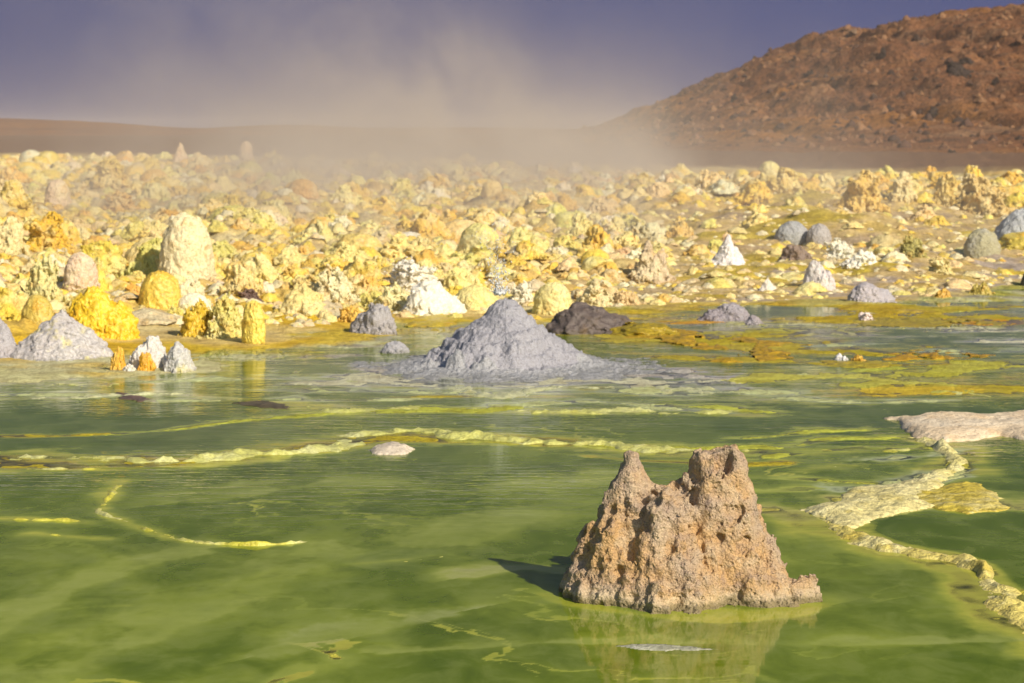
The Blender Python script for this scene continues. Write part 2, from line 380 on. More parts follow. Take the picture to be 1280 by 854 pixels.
SHELVES = [
 ([(-40,472),(60,473),(150,468),(230,462)],.30,(.66,.66,.36),.002),([(-30,455),(60,457),(140,455)],.25,(.64,.64,.40),.002),([(200,477),(330,473),(440,477)],.12,MT,.001),([(390,479),(440,475),(520,482)],.12,WT,.002),
 ([(-40,495),(60,494),(135,496)],.10,MT,.002),([(205,502),(272,501)],.07,MT,.002),([(360,500),(430,501),(505,500)],.07,MT,.002),([(150,543),(220,537),(300,527),(400,520)],.05,LM,.000),
 ([(370,521),(420,517),(480,514)],.07,LM,.003),([(-40,547),(60,546),(130,543)],.05,OL,.000),([(415,479),(470,476),(560,482),(640,483),(760,478),(880,486)],.26,WT,.000),([(300,488),(420,490),(560,492),(720,490),(880,494)],.10,MT,-.001),
 ([(400,500),(470,500),(520,497),(600,496),(700,497)],.05,OL,.000),([(440,518),(500,516),(560,512),(600,516),(645,510)],.09,LM,.003),([(640,509),(700,503),(770,503),(830,511),(890,516)],.09,MT,.003),
 ([(490,463),(600,464),(720,464),(835,471)],.24,LI,.002),([(800,491),(870,489),(958,492)],.13,MT,.002),([(800,507),(870,509),(955,517)],.09,LM,.002),([(985,476),(1040,470),(1066,472),(1135,478)],.20,(.60,.60,.10),.003),
 ([(1066,465),(1115,462)],.12,LM,.003),([(1130,477),(1200,463),(1300,455)],.26,(.56,.56,.06),.003),([(1095,495),(1140,492),(1200,491)],.17,GD,.003),([(1195,491),(1300,485)],.28,OL,.002),([(1130,482),(1300,474)],.30,OL,-.004),
 ([(1000,500),(1080,504),(1165,502)],.10,MT,.002),([(995,435),(1085,431)],.12,MT,.001),([(1195,441),(1300,440)],.14,MT,.001),([(1235,415),(1300,413)],.12,WT,.002),([(1235,428),(1300,427)],.12,WT,.002),
 ([(1040,402),(1120,398),(1200,396),(1300,401)],.22,OL,.002),([(1225,405),(1300,403)],.20,OR_,.003),([(850,405),(892,403)],.10,OR_,.002),([(1090,386),(1200,388),(1300,385)],.22,OL,.001),([(975,451),(1050,458),(1190,456)],.13,OL,.001),
 ([(780,424),(860,428),(940,436),(1003,440)],.42,OL,.002),([(820,446),(900,452),(960,452)],.20,OL,.000),([(540,402),(620,400),(690,400)],.35,GD,.001),([(240,436),(330,431),(430,424)],.35,GD,.002),([(860,380),(960,379),(1090,381)],.35,(.50,.52,.20),-.004),
 ([(930,549),(970,545),(1022,540),(1080,538)],.05,LM,.002),([(998,557),(1040,549),(1105,548)],.05,LM,.002),([(968,572),(1020,565),(1060,562),(1155,562)],.07,LM,.002),([(925,583),(985,580)],.05,OL,.000),([(935,597),(1000,599),(1085,605)],.05,LM,-.001),
 ([(950,616),(1003,613)],.05,LM,.000),([(735,556),(800,563),(870,561),(968,561)],.07,LM,.002),([(735,571),(800,576),(860,579)],.05,OL,-.002),([(-40,583),(60,584),(150,583),(240,578),(330,571),(420,561)],.13,OL,-.001),([(420,560),(480,549),(600,552),(700,556)],.10,OL,-.001),
 ([(985,645),(1030,648),(1060,640),(1110,632),(1180,630),(1250,636)],.16,(.60,.58,.14),.000),([(1095,612),(1150,607),(1190,596)],.10,MT,.001),([(1100,575),(1160,572),(1195,566)],.08,MT,.000),
 ([(-20,800),(80,740),(170,705),(240,690)],.12,(.40,.46,.16),-.011),([(-20,880),(150,805),(300,742),(420,697),(560,672),(700,640)],.22,(.40,.46,.18),-.013),([(480,815),(700,802),(1000,806),(1300,800)],.07,(.44,.50,.22),-.010),
 ([(330,818),(450,790),(560,768)],.10,(.46,.48,.34),-.011),([(590,720),(660,708),(700,715)],.06,(.50,.52,.20),-.006),([(690,748),(760,764),(860,774),(930,776),(1000,766),(1035,758)],.07,(.50,.48,.05),-.010),([(250,625),(420,604),(600,612),(760,600)],.16,(.40,.46,.20),-.013),
]
SHELF_W = [(resample(pl(p), .045), w, c, h) for p, w, c, h in SHELVES]
def shelves(X, Y, paint=False):
    top = np.full(X.shape, -.5, F32); col = np.zeros((len(X), 3), F32) if paint else None
    wob = fbm(X * 3.1, Y * 2.0, 0, 401, 5, .62); up = fbm(X * 1.7, Y * 2.5, 0, 405, 4, .6)
    for P, w, c, h in SHELF_W:
        lo = P.min(0) - 3.2 * w - .1; hi = P.max(0) + 3.2 * w + .1
        m = np.nonzero((X > lo[0]) & (X < hi[0]) & (Y > lo[1]) & (Y < hi[1]))[0]
        if not len(m): continue
        x, y = X[m], Y[m]; d = np.full(len(m), 1e9, F32); sg = np.ones(len(m), F32)
        for a, b in zip(P[:-1], P[1:]):
            v = b - a; l = max((v * v).sum(), 1e-9)
            t = np.clip(((x - a[0]) * v[0] + (y - a[1]) * v[1]) / l, 0, 1)
            q = np.hypot(x - a[0] - t * v[0], y - a[1] - t * v[1]); u = q < d
            d = np.where(u, q, d); sg = np.where(u, np.sign(v[0] * (y - a[1]) - v[1] * (x - a[0])), sg)
        d = d * np.where(sg > 0, .55, 1.5) + .75 * w * wob[m]
        z = h + .006 * up[m] - .020 * np.clip((d - .35 * w) / w, 0, 3)
        k = z > top[m]; top[m[k]] = z[k]
        if paint: col[m[k]] = c
    return (top, col) if paint else top
SHORE_PX = [(-400,455),(-100,446),(0,448),(130,447),(230,432),(300,430),(335,426),(400,422),(440,414),(500,402),(560,398),(680,396),(760,388),(850,381),(960,376),(1100,377),(1200,368),(1280,352),(1700,340)]
_sh = pl(SHORE_PX); SH_S = _sh[:, 0] / _sh[:, 1]; SH_Y = _sh[:, 1]
FE_S = np.array([-.6, -.25, -.1, 0., .06, .12, .24, .6]); FE_Y = np.array([95, 105, 90, 75, 60, 52, 49, 49.])
def shore_t(X, Y):
    s = X / np.maximum(Y, 2)
    return Y - np.interp(s, SH_S, SH_Y) + .9 * fbm(X * .7, Y * .7, 0, 31, 4) + .3 * fbm(X * 3, Y * 3, 0, 35, 3)
def terrace(X, Y):
    wx = X + .55 * fbm(X * .9, Y * .9, 0, 301, 4); wy = Y + .55 * fbm(X * .9, Y * .9, 7.7, 305, 4)
    L = (2.7 + 3.1 * sstep(8.5, 13, Y)) * (fbm(wx * .30, wy * .46, 0, 309, 3, .45) + .11 * fbm(wx * 2.9, wy * 2.9, 0, 313, 4, .6))
    fl = np.floor(L); fr = L - fl
    e = np.minimum(fr, 1 - fr)
    hv = _u(_hash(fl.astype(np.int64), np.zeros(fl.shape, np.int64), np.zeros(fl.shape, np.int64), 77))
    return fl, fr, e, hv
def ground_h(X, Y, detail=True):
    X = np.asarray(X, F32); Y = np.asarray(Y, F32)
    t = shore_t(X, Y); s = X / np.maximum(Y, 2)
    f1 = fbm(X * .75, Y * .75, 0, 11, 5, .55); f2 = fbm(X * .35 + 5, Y * .35, 0, 15, 3)
    near = sstep(11.5, 9.0, Y)
    pool = -.030 + .040 * f1 + .020 * f2 - near * .038
    farpool = sstep(12., 15., Y)
    pool = pool + farpool * (.004 + .010 * fbm(X * 2.2, Y * 2.2, 0, 19, 3))
    pool = np.minimum(pool, .010 + .01 * f2)
    fl, fr, e, hv = terrace(X, Y)
    brk = fbm(X * .6, Y * .6, 3.3, 317, 4, .6); st = fbm(X * .8, Y * 1.9, 0, 361, 5, .64); fine = fbm(X * 5, Y * 5, 0, 363, 3)
    shelf = -(.0035 + .0125 * (1 - farpool) - .014 * brk) - (.014 + .038 * hv) * ((1 - farpool) * sstep(-.12, .8, fr) + farpool * fr ** .7) * (1 - .45 * farpool)
    pool = shelf + .30 * (pool + .03) + farpool * (.004 + .024 * st + .005 * sstep(.03, .12, s)) + .0022 * fine
    line = np.where(e < .03, -.006 + .018 * brk - .012 * (1 - farpool), -.5)
    pool = np.maximum(pool, -.075); pool = np.where(pool > -.003, -.003 + (pool + .003) * .35, pool)
    rim = line.copy()
    wobr = fbm(X * 2.6, Y * 1.6, 0, 351, 5, .6)
    for P, w, h in RIM_W:
        d = dist_poly(X, Y, P[::3])
        rim = np.maximum(rim, h - .015 - .03 * np.clip((d + w * .9 * wobr) / (w * 2.2), 0, 4) ** 1.2)
    pool = np.maximum(pool, np.minimum(rim, -.0025 + .006 * fine))
    pool = np.maximum(pool, np.minimum(shelves(X, Y), .003 + .003 * fine))
    pool = pool + .014 * sstep(-2.2, .0, t) * (1 + .8 * st)
    land = .015 + .09 * sstep(0, 4, t) + .10 * sstep(2, 25, t) + (.05 * sstep(0, 2, t)) * (fbm(X * 1.4, Y * 1.4, 0, 23, 4) ) + .12 * sstep(3, 20, t) * fbm(X * .25, Y * .25, 0, 27, 3)
    land = land + sstep(3, 9, t) * .32 * sstep(62, 34, Y) * np.clip(fbm(X * .42, Y * .26, 0, 25, 3), -.15, 1)
    lw = (Y > 12) & (Y < 80); lump = np.zeros(X.shape, F32)
    lump[lw] = .62 - worley(X[lw] * 1.9, Y[lw] * 1.5, 0 * X[lw], 381)
    land = land + sstep(.6, 3, t) * sstep(70, 45, Y) * (.17 * lump + .07 * fbm(X * 4.5, Y * 3.5, 0, 383, 3)) * (1 - .7 * sstep(.03, .08, s) * sstep(38, 33, Y))
    k = sstep(-.5, .5, t)
    z = pool * (1 - k) + land * k
    fe = np.interp(s, FE_S, FE_Y)
    z = np.where(Y > 200, np.minimum(z, .5), z)
    return z, t, f1, rim

def build_ground():
    p = np.r_[np.arange(700, 230, -1.0), np.arange(230, 56, -.55)]; y1 = CH * FPX / p
    y = np.r_[[-60, -25, -10, -3, 1, 3.5], y1, np.geomspace(y1[-1] * 1.02, 4500, 110)]
    sI = np.linspace(-.31, .31, 880); so = .31 + np.geomspace(.004, 3.0, 34)
    s = np.r_[-so[::-1], sI, so]
    Y = np.repeat(y[:, None], len(s), 1); X = s[None, :] * np.maximum(Y, 5.2)
    sh = X.shape; X, Y = X.ravel().astype(F32), Y.ravel().astype(F32)
    Z, t, f1, rim = ground_h(X, Y)
    # ---- colour of the ground itself
    c = np.zeros((len(X), 3), F32)
    def lay(mask, col): c[:] = c * (1 - mask[:, None]) + np.array(col, F32) * mask[:, None]
    a1 = fbm(X * 1.1, Y * 1.1, 0, 41, 4); a2 = fbm(X * .5, Y * .5, 0, 45, 4); a3 = fbm(X * 2.5, Y * 2.5, 0, 49, 4); a4 = fbm(X * .28 + 9, Y * .28, 0, 53, 4)
    sX = X / np.maximum(Y, 2)
    lay(np.ones(len(X), F32), (.38, .43, .10))                      # pool floor
    lay(sstep(-.024, -.006, rim), (.58, .57, .08))
    far = sstep(9.5, 13, Y); flt, frt, et, hvt = terrace(X, Y)
    lay(far * sstep(.05, .35, a2) * .9, (.55, .55, .34))
    lay(far * sstep(.6, .9, hvt) * .8, (.60, .62, .42))
    lay(far * sstep(.10, .04, et) * .7, (.60, .62, .22))
    lay(far * sstep(.0, .4, a1) * .7, (.50, .42, .06))
    lay(far * sstep(.1, .45, a3) * .8, (.40, .38, .34))
    right = sstep(.02, .12, sX)
    lay(far * right * sstep(-.05, .25, a4) * .85, (.52, .33, .02))
    lay(far * right * sstep(.0, .4, a1) * .8, (.46, .46, .07))
    tp, pc = shelves(X, Y, True); km = sstep(-.022, -.004, tp) * .85
    c[:] = c * (1 - km[:, None]) + pc * km[:, None]
    land = sstep(-.35, .15, t)
    lay(land, (.80, .66, .28))
    lay(land * sstep(.0, .35, a1) * .8, (.84, .76, .46))
    lay(land * sstep(.05, .4, a2) * .7, (.68, .46, .13))
    lay(land * sstep(.1, .4, a3) * .45, (.56, .45, .30))
    lay(land * sstep(.15, .45, a4) * .5, (.74, .56, .16))
    gold = sstep(-.7, .0, t) * sstep(3.6, 1.2, t) * sstep(-.02, -.10, sX) * sstep(-.3, .1, a2 + .15)
    lay(gold * .95, (.74, .50, .02))
    gold2 = sstep(2.6, .3, np.abs(t - .3)) * sstep(.02, .10, sX) * sstep(.0, .25, a4)
    lay(gold2 * .9, (.60, .42, .03))
    mud = land * sstep(.03, .08, sX) * sstep(40, 33, Y + 5 * a2)
    lay(mud * .75, (.60, .46, .24)); lay(mud * sstep(.0, .3, a3) * .7, (.66, .50, .12)); lay(mud * sstep(.1, .4, a1) * .7, (.44, .34, .25)); lay(mud * sstep(.08, .3, a4) * .8, (.60, .48, .03))
    lil = land * sstep(.05, .14, sX) * sstep(6, 2, t) * sstep(.05, .35, a1)
    lay(lil * .7, (.52, .47, .45))
    fe = np.interp(sX, FE_S, FE_Y)
    desert = sstep(4, 26, Y - fe)
    lay(desert, (.21, .125, .075))
    me = mesh_from('ground', np.stack([X, Y, Z], 1), gridq(*sh), True, None, c)
    tag(obj('ground', me, M_GROUND), kind='structure')
    # ---- water sheet on the same grid
    rsel = np.where(y < 34)[0]; csel = np.unique(np.r_[np.arange(0, len(s), 2), len(s) - 1]); rsel = rsel[(y[rsel] < 16) | (np.arange(len(rsel)) % 2 == 0) | (rsel == rsel[-1])]
    ii = (rsel[:, None] * len(s) + csel[None, :]).ravel()
    Xw, Yw, Zw = X[ii], Y[ii], Z[ii]
    dep = np.maximum(-Zw, 0.0)
    LPd = pl([(1085,664),(1100,648),(1190,656),(1300,648),(1500,650),(1500,760),(1300,760),(1262,735),(1232,706),(1195,692),(1150,684),(1110,675)]); dep = dep + .03 * sstep(.0, .08, sdist(Xw, Yw, LPd))
    mk = .32 + .9 * fbm(Xw * .55, Yw * .45, 0, 61, 4) + .5 * fbm(Xw * 1.6, Yw * .9, 0, 65, 3)
    fl, fr, e, hv = terrace(Xw, Yw); LP = pl([(1070,660),(1100,640),(1190,650),(1240,644),(1300,640),(1210,560),(1330,560),(1500,600),(1500,760),(1300,760),(1262,735),(1232,706),(1195,692),(1150,684),(1100,675)]); low_ = sstep(-.02, .06, sdist(Xw, Yw, LP))
    wisp = fbm(Xw * 2.2, Yw * 1.1, 0, 331, 5, .62)
    mk = .35 * np.clip(mk, 0, 1) + .30 * (hv - .4) + .95 * np.clip(1 - dep / (.036 + .012 * wisp), 0, 1) ** 1.4 + .28 * wisp
    st = fbm(Xw * .8, Yw * 2.0, 0, 371, 5, .66)
    mk = np.clip(mk + sstep(9, 12, Yw) * .9 * st, 0, 1) * (1 - .55 * sstep(8.3, 10.5, Yw)) * (1 - .85 * low_)
    me = mesh_from('water', np.stack([Xw, Yw, np.zeros_like(Xw)], 1), gridq(len(rsel), len(csel)), True, dict(depth=dep, milk=mk, ripple=.10 + .9 * sstep(6.6, 8.8, Yw + .8 * fbm(Xw * .6, Yw * .6, 0, 341, 3))), c[ii])
    tag(obj('water', me, M_WATER), kind='structure')
build_ground()
def gz(x, y):
    return float(ground_h(np.array([x]), np.array([y]))[0][0])

# ------------------------------------------------------------------ terrace rims
def build_rim(pts, w, h, col, label, seed):
    P = resample(pl(pts), .018); n = len(P)
    T = np.gradient(P, axis=0); T /= np.linalg.norm(T, axis=1)[:, None]; Nn = np.stack([-T[:, 1], T[:, 0]], 1)
    L = np.r_[0, np.cumsum(np.hypot(*np.diff(P, axis=0).T))]
    wob = fbm(L * 1.6, L * 0 + seed, 0, 71, 4, .6); ww = w * (1 + .8 * fbm(L * 2.6, L * 0 + seed * 3, 0, 75, 4, .6)); ww = np.clip(ww + w * (.5 if h < .02 else .2) * fbm(L * 9, L * 0 + seed, 0, 76, 3), w * (.2 if h < .02 else .55), w * 1.9) * .75
    if h > .02: hh_s = .62
    else: hh_s = 1.0
    hh = h * ((1.05 if h > .02 else .75) + (.6 if h > .02 else 1.7) * fbm(L * 1.3, L * 0 + 7 * seed, 0, 79, 3))
    if h > .02: hh = np.maximum(hh, .55 * h)
    hh = hh * hh_s
    end = np.minimum(1, np.minimum(L, L[-1] - L) / (3 * w + .05)); hh = hh * end ** .5 - (1 - end) * .012
    K = 13; u = np.linspace(-1, 1, K)
    C = P + Nn * (wob * w * (.9 if h < .02 else .45))[:, None]
    XY = C[:, None, :] + Nn[:, None, :] * (ww[:, None] * u[None, :] * .75)[..., None]
    X, Y = XY[..., 0], XY[..., 1]
    hh = hh - (.35 * h if h < .02 else 0)
    Z = (hh[:, None] + .014) * (1 - np.abs(u[None, :]) ** 1.6) - .014 + .8 * h * fbm(X * 5, Y * 5, 0, 87 + seed, 4, .65) * (1 - u[None, :] ** 2)
    Z = Z + ((.5 * h + .002) if h < .02 else .008) * (fbm(X * 14, Y * 14, 0, 83, 5, .68)) * (1 - u[None, :] ** 4) * 1.3
    grains = np.clip(.75 - worley(X * 38, Y * 38, 0 * X, 5), 0, 1)
    Z = Z + (.35 * h if h < .02 else .012) * grains * (1 - u[None, :] ** 4)
    me = mesh_from('terrace_rim', np.stack([X, Y, Z], -1).reshape(-1, 3), gridq(n, K))
    big = h > .02
    tag(obj('terrace_rim', me, M_CRUST if big else M_RIM, color=col), label, 'mineral rim', 'mineral rims in the green pools')
for i, (p, w, h, c, l) in enumerate(RIMS): build_rim(p, w, h, c, l, i + 1)

def plate(name, pts, hgt, edge, mat, col, label, cat, seed, rough=.3, res=.012, group=None):
    holes = .45 if mat in (M_ORANGE,) else 0.
    P = pl(pts); lo, hi = P.min(0) - .15, P.max(0) + .15
    nx = int(min(420, (hi[0] - lo[0]) / res)); ny = int(min(420, (hi[1] - lo[1]) / (res * 1.6)))
    X, Y = np.meshgrid(np.linspace(lo[0], hi[0], nx), np.linspace(lo[1], hi[1], ny))
    sd = sdist(X, Y, P) + edge * 1.3 * fbm(X * 2.2 + seed, Y * 2.2, 0, 91, 5, .6)
    sd = sd - holes * sstep(.02, .45, fbm(X * 2.6 + seed, Y * 1.1, 0, 97, 4, .6))
    z = hgt * (1 - np.exp(-np.maximum(sd, -.02) / edge)) + hgt * rough * fbm(X * 5, Y * 5, 0, 95 + seed, 5, .62) * sstep(0, edge, sd)
    z = np.where(sd < 0, np.minimum(z, -.02 + sd), z)
    ok = sd > -.03
    Q = gridq(ny, nx); Q = Q[ok.ravel()[Q].all(1)]
    V, Q = compact(np.stack([X, Y, z], -1).reshape(-1, 3), Q)
    return tag(obj(name, mesh_from(name, V, Q), mat, color=col), label, cat, group)
plate('crust_shelf', [(1012,641),(1040,622),(1062,610),(1110,606),(1160,601),(1188,585),(1198,592),(1182,603),(1150,625),(1175,634),(1120,648),(1085,652),(1060,662),(1035,652)],
      .024, .07, M_CRUST, (.80, .72, .32), 'bright pale yellow crust shelf in the water right of the twin-peaked rock', 'salt crust', 3, .5, .008)
plate('crust_shelf', [(1150,622),(1178,612),(1200,600),(1225,606),(1250,622),(1285,636),(1240,642),(1215,648),(1170,640)],
      .016, .07, M_CRUST, (.64, .52, .07), 'yellow ochre crust shelf touching the right edge beside the paler shelf', 'salt crust', 4, .5, .008)
plate('salt_plate', [(1108,523),(1160,520),(1240,519),(1330,517),(1340,552),(1285,553),(1250,545),(1225,550),(1180,553),(1150,547),(1130,540)],
      .036, .05, M_PLATE, (.80, .66, .46), 'broad flat pinkish tan salt plate lying in the water at the right border', 'salt crust', 5, .25)
plate('orange_crust', [(805,412),(850,413),(905,420),(960,428),(1002,437),(985,449),(930,455),(895,452),(930,445),(880,436),(840,432),(800,430),(780,424)],
      .016, .16, M_ORANGE, (.50, .32, .015), 'orange crust tongue in the water right of the dark mound', 'mineral crust', 6, .9)
plate('orange_crust', [(1100,443),(1150,440),(1215,442),(1222,446),(1160,450),(1110,449)],
      .014, .14, M_ORANGE, (.56, .33, .01), 'narrow orange crust strip in the water at the right', 'mineral crust', 7, .8)
plate('orange_crust', [(1030,453),(1080,450),(1130,452),(1120,460),(1050,460)], .012, .14, M_ORANGE, (.46, .38, .03),
      'olive orange crust patch under the small white and orange stone', 'mineral crust', 8, .8)
plate('yellow_crust', [(1200,335),(1300,322),(1310,346),(1260,352),(1215,346)], .05, .2, M_GOLD, (.66, .50, .03), 'golden crust flat in front of the big grey dome', 'mineral crust', 9, .4)
plate('yellow_crust', [(500,398),(560,394),(590,400),(560,408),(520,407)], .03, .12, M_GOLD, (.60, .46, .03), 'thin yellow crust flat behind the left foot of the grey cone', 'mineral crust', 10, .3)
plate('wet_crust', [(1040,402),(1100,396),(1180,398),(1250,404),(1200,410),(1100,409)], .012, .2, M_ORANGE, (.42, .34, .04), 'olive wet crust flat behind the narrow orange strip', 'mineral crust', 11, .9)
plate('dark_crust', [(128,491),(148,487),(168,491),(198,499),(175,503),(150,500)], .014, .06, M_DARK, (.17, .11, .10), 'dark purplish crust islet in the water at the left', 'mineral crust', 12, .5)
plate('dark_crust', [(292,503),(330,500),(362,506),(368,513),(325,511)], .007, .07, M_DARK, (.10, .075, .04), 'dark brown crust islet below the yellow post', 'mineral crust', 13, 1.0)
plate('salt_islet', [(463,563),(478,556),(498,555),(516,562),(500,568),(475,568)], .030, .04, M_PLATE, (.68, .60, .48), 'small pinkish white salt islet in front of the long pale rim', 'salt crust', 14, .4, .006)
plate('salt_streak', [(768,808),(790,804),(825,806),(870,810),(920,812),(860,814),(800,813)], .0035, .03, M_WHITE, (.56, .58, .44), 'thin white salt streak in the water in front of the twin-peaked rock', 'salt crust', 15, 1.2, .005)

# ------------------------------------------------------------------ twin-peaked foreground rock
def smin(a, b, k):
    h = np.clip(.5 + .5 * (b - a) / k, 0, 1); return b * (1 - h) + a * h - k * h * (1 - h)
def rcone(X, Y, Z, a, b, r1, r2, sy=1.0):
    a, b = np.array(a, F32), np.array(b, F32); v = b - a; l = (v * v).sum()
    px, py, pz = X - a[0], (Y - a[1]), Z - a[2]
    t = np.clip((px * v[0] + py * v[1] + pz * v[2]) / l, 0, 1)
    return np.sqrt((px - t * v[0]) ** 2 + ((py - t * v[1]) * sy) ** 2 + (pz - t * v[2]) ** 2) - (r1 + (r2 - r1) * t)
def build_rock():
    YC = 6.48; K = YC / FPX
    x = lambda px: (px - 862) * K
    zt = lambda py: W(640, py, YC)[2]
    cx = (862 - 640) * K
    def f(X, Y, Z):
        # horizontal tapering slices: every spire is a cone along z
        d = rcone(X, Y, Z, (x(790), .02, zt(575)), (x(803), .02, -.10), .014, .285, 1.25)
        d = smin(d, rcone(X, Y, Z, (x(786), .0, zt(592)), (x(768), -.03, .0), .018, .145), .03)
        ch = rcone(X, Y, Z, (x(899), .02, zt(590)), (x(901), .02, -.10), .092, .262, 1.15)
        ch = np.maximum(ch, Z - zt(566) - .25 * (X - x(899)) * (X > x(899)))
        d = smin(d, ch, .02)
        d = smin(d, rcone(X, Y, Z, (x(836), -.05, zt(640)), (x(838), -.08, -.06), .07, .215), .03)
        d = smin(d, rcone(X, Y, Z, (x(838), .03, zt(632)), (x(838), .03, .0), .05, .20), .03)
        d = smin(d, rcone(X, Y, Z, (x(855), .03, zt(628)), (x(862), .01, .0), .04, .21), .035)
        d = smin(d, rcone(X, Y, Z, (x(935), -.05, zt(690)), (x(945), -.08, -.05), .04, .15), .04)
        d = smin(d, rcone(X, Y, Z, (x(962), -.04, zt(712)), (x(965), -.06, -.05), .045, .125), .04)
        d = smin(d, rcone(X, Y, Z, (x(1003), -.08, zt(728)), (x(1000), -.09, -.05), .034, .086), .03)
        d = smin(d, rcone(X, Y, Z, (x(970), -.05, zt(728)), (x(975), -.06, -.04), .03, .08), .03)
        # broken crater in the tall chimney
        cr = rcone(X, Y, Z, (x(908), -.075, zt(540)), (x(906), -.02, zt(586)), .055, .030)
        d = np.maximum(d, -cr)
        m = np.abs(d) < .11
        xx, yy, zz = X[m], Y[m], Z[m]
        rid = fbm(xx * 12, yy * 12, zz * 3.0, 101, 3, .5)
        n = .026 * rid + .015 * fbm(xx * 24, yy * 26, zz * 20, 107, 4, .6)
        wv = worley(xx * 24 + .4 * rid, yy * 24, zz * 20, 113); wv2 = worley(xx * 52, yy * 52, zz * 46, 117)
        n = n + .016 * (wv - .55) + .007 * (wv2 - .55)
        pit = worley(xx * 13 + .5, yy * 13, zz * 13, 119)
        n = n + .022 * sstep(.30, .12, pit)
        groove = np.exp(-((xx - (x(868) + (zt(620) - zz) * .07)) / .020) ** 2) * sstep(.03, -.05, yy) * sstep(.10, .2, zz)
        groove2 = np.exp(-((xx - (x(772) + (zz - .1) * .10)) / .016) ** 2) * sstep(.03, -.05, yy) * sstep(.10, .2, zz)
        low = sstep(.40, .30, zz)
        d[m] = d[m] + n * (.55 + .45 * low) + .016 * groove + .014 * groove2
        return d
    V, Q = surfnet(f, (x(680), -.36, -.06), (x(1045), .36, .52), .0046)
    root = empty('twin_rock', (cx, YC, 0))
    tag(root, 'tan porous rock with two broken peaks standing in the green foreground water', 'rock')
    cen = V[Q].mean(1)
    seam = .02 * fbm(cen[:, 0] * 8, cen[:, 1] * 8, cen[:, 2] * 8, 3, 3)
    part = np.zeros(len(Q), int)
    part[(cen[:, 0] < x(832)) & (cen[:, 2] > zt(622) + seam)] = 1
    part[(cen[:, 0] >= x(848)) & (cen[:, 2] > zt(655) + seam)] = 2
    part[(cen[:, 0] > x(975) + seam)] = 3
    for k, (nm, lb) in enumerate((('base', None), ('spire', None), ('chimney', 'taller broad chimney with a broken crater at its top'), ('knob', None))):
        v, q = compact(V, Q[part == k])
        o = obj(nm, mesh_from(nm, v, q), M_ROCK, root)
        if lb: o['label'] = lb
build_rock()

# ------------------------------------------------------------------ mound prototypes (x, y in -1..1, z 0..1)
def proto(kind, seed, h, asp=1.0):
    r = np.random.default_rng(seed)
    def f(X, Y, Z):
        e = lambda c, s: (np.sqrt(((X - c[0]) / s[0]) ** 2 + ((Y - c[1]) / s[1]) ** 2 + ((Z - c[2]) / s[2]) ** 2) - 1) * min(s)
        bumps, bs = .10, 3.2
        if kind == 'egg':
            d = e((0, 0, .36), (.84, .84, .60)); bumps, bs = .035, 5.0
            d = smin(d, e((0, 0, .0), (.93, .93, .34)), .15)
        elif kind == 'dome':
            d = e((0, 0, .05), (.92, .92, .90)); bumps, bs = .045, 5.
        elif kind == 'cone':
            rr = np.sqrt(X * X + Y * Y); d = (rr - .92 * np.clip(1 - Z, 0, 2) ** 1.12 - .03) * .62
            d = np.maximum(d, Z - .97); bumps, bs = .06, 5.
        elif kind == 'post':
            d = e((.0, 0, .55), (.78, .78, .42)); d = smin(d, e((.02, 0, .2), (.86, .86, .42)), .15); bumps, bs = .04, 5.
        elif kind == 'ridge':
            d = e((-.25, 0, .1), (.70, .7, .78)); d = smin(d, e((.35, .1, .05), (.60, .7, .55)), .15)
            d = smin(d, e((0, 0, -.05), (.97, .9, .38)), .2); bumps, bs = .08, 4.
        else:
            n = int((7 if kind == 'lump' else 12) * (1 if asp == 1 else 1.6))
            d = e((0, 0, .1), (.72, .72, .55))
            for i in range(n):
                a = r.uniform(0, 6.28); q = r.uniform(.1, .62); s = r.uniform(.22, .42) if kind == 'lump' else r.uniform(.18, .34)
                z = (1 - q * (1.05 if asp == 1 else .75)) * r.uniform(.55, .80) if asp == 1 else r.uniform(.1, .82) * (1 - .5 * q)
                d = smin(d, e((math.cos(a) * q, math.sin(a) * q, z), (s, s * r.uniform(.8, 1.2), s * r.uniform(.7, 1.1) / asp)), .07)
            d = smin(d, e((r.uniform(-.1, .1), r.uniform(-.1, .1), -.08), (1.05, 1.0, .26)), .22)
            bumps, bs = (.10, 3.4) if kind == 'lump' else (.13, 4.0)
        m = np.abs(d) < .35
        x, y, z = X[m] + seed * 3.1, Y[m] + seed * 1.7, Z[m] * asp
        wv = worley(x * bs, y * bs, z * bs, seed + 5); wv2 = worley(x * bs * 2.4, y * bs * 2.4, z * bs * 2.4, seed + 9)
        n = bumps * (wv * 1.2 - .6) + bumps * .5 * (wv2 * 1.2 - .6) + bumps * 1.1 * fbm(x * 2.2, y * 2.2, z * 2.2, seed, 5, .6) + (bumps * .3 * (worley(x * bs * 4.6, y * bs * 4.6, z * bs * 4.6, seed + 21) - .5) if h < .05 else 0)
        if kind == 'crumb': n = n + .12 * sstep(.34, .1, worley(x * 2.6, y * 2.6, z * 2.6, seed + 2))
        d[m] = d[m] + n
        return d
    V, Q = surfnet(f, (-1.4, -1.4, -.22), (1.4, 1.4, 1.3), h)
    zt = V[:, 2].max(); V[:, 2] = np.where(V[:, 2] > 0, V[:, 2] / zt, V[:, 2])
    ex = np.abs(V[V[:, 2] > .25][:, :2]).max(); V[:, :2] /= ex
    return V, Q
PCACHE = {}
def pmesh(kind, seed, h, mat, asp=1.0):
    k = (kind, seed, h, mat.name, asp)
    if k not in PCACHE:
        if (kind, seed, h, asp) not in PCACHE: PCACHE[(kind, seed, h, asp)] = proto(kind, seed, h, asp)
        V, Q = PCACHE[(kind, seed, h, asp)]
        me = mesh_from(kind + '_mound', V, Q); me.materials.append(mat); PCACHE[k] = me
    return PCACHE[k]

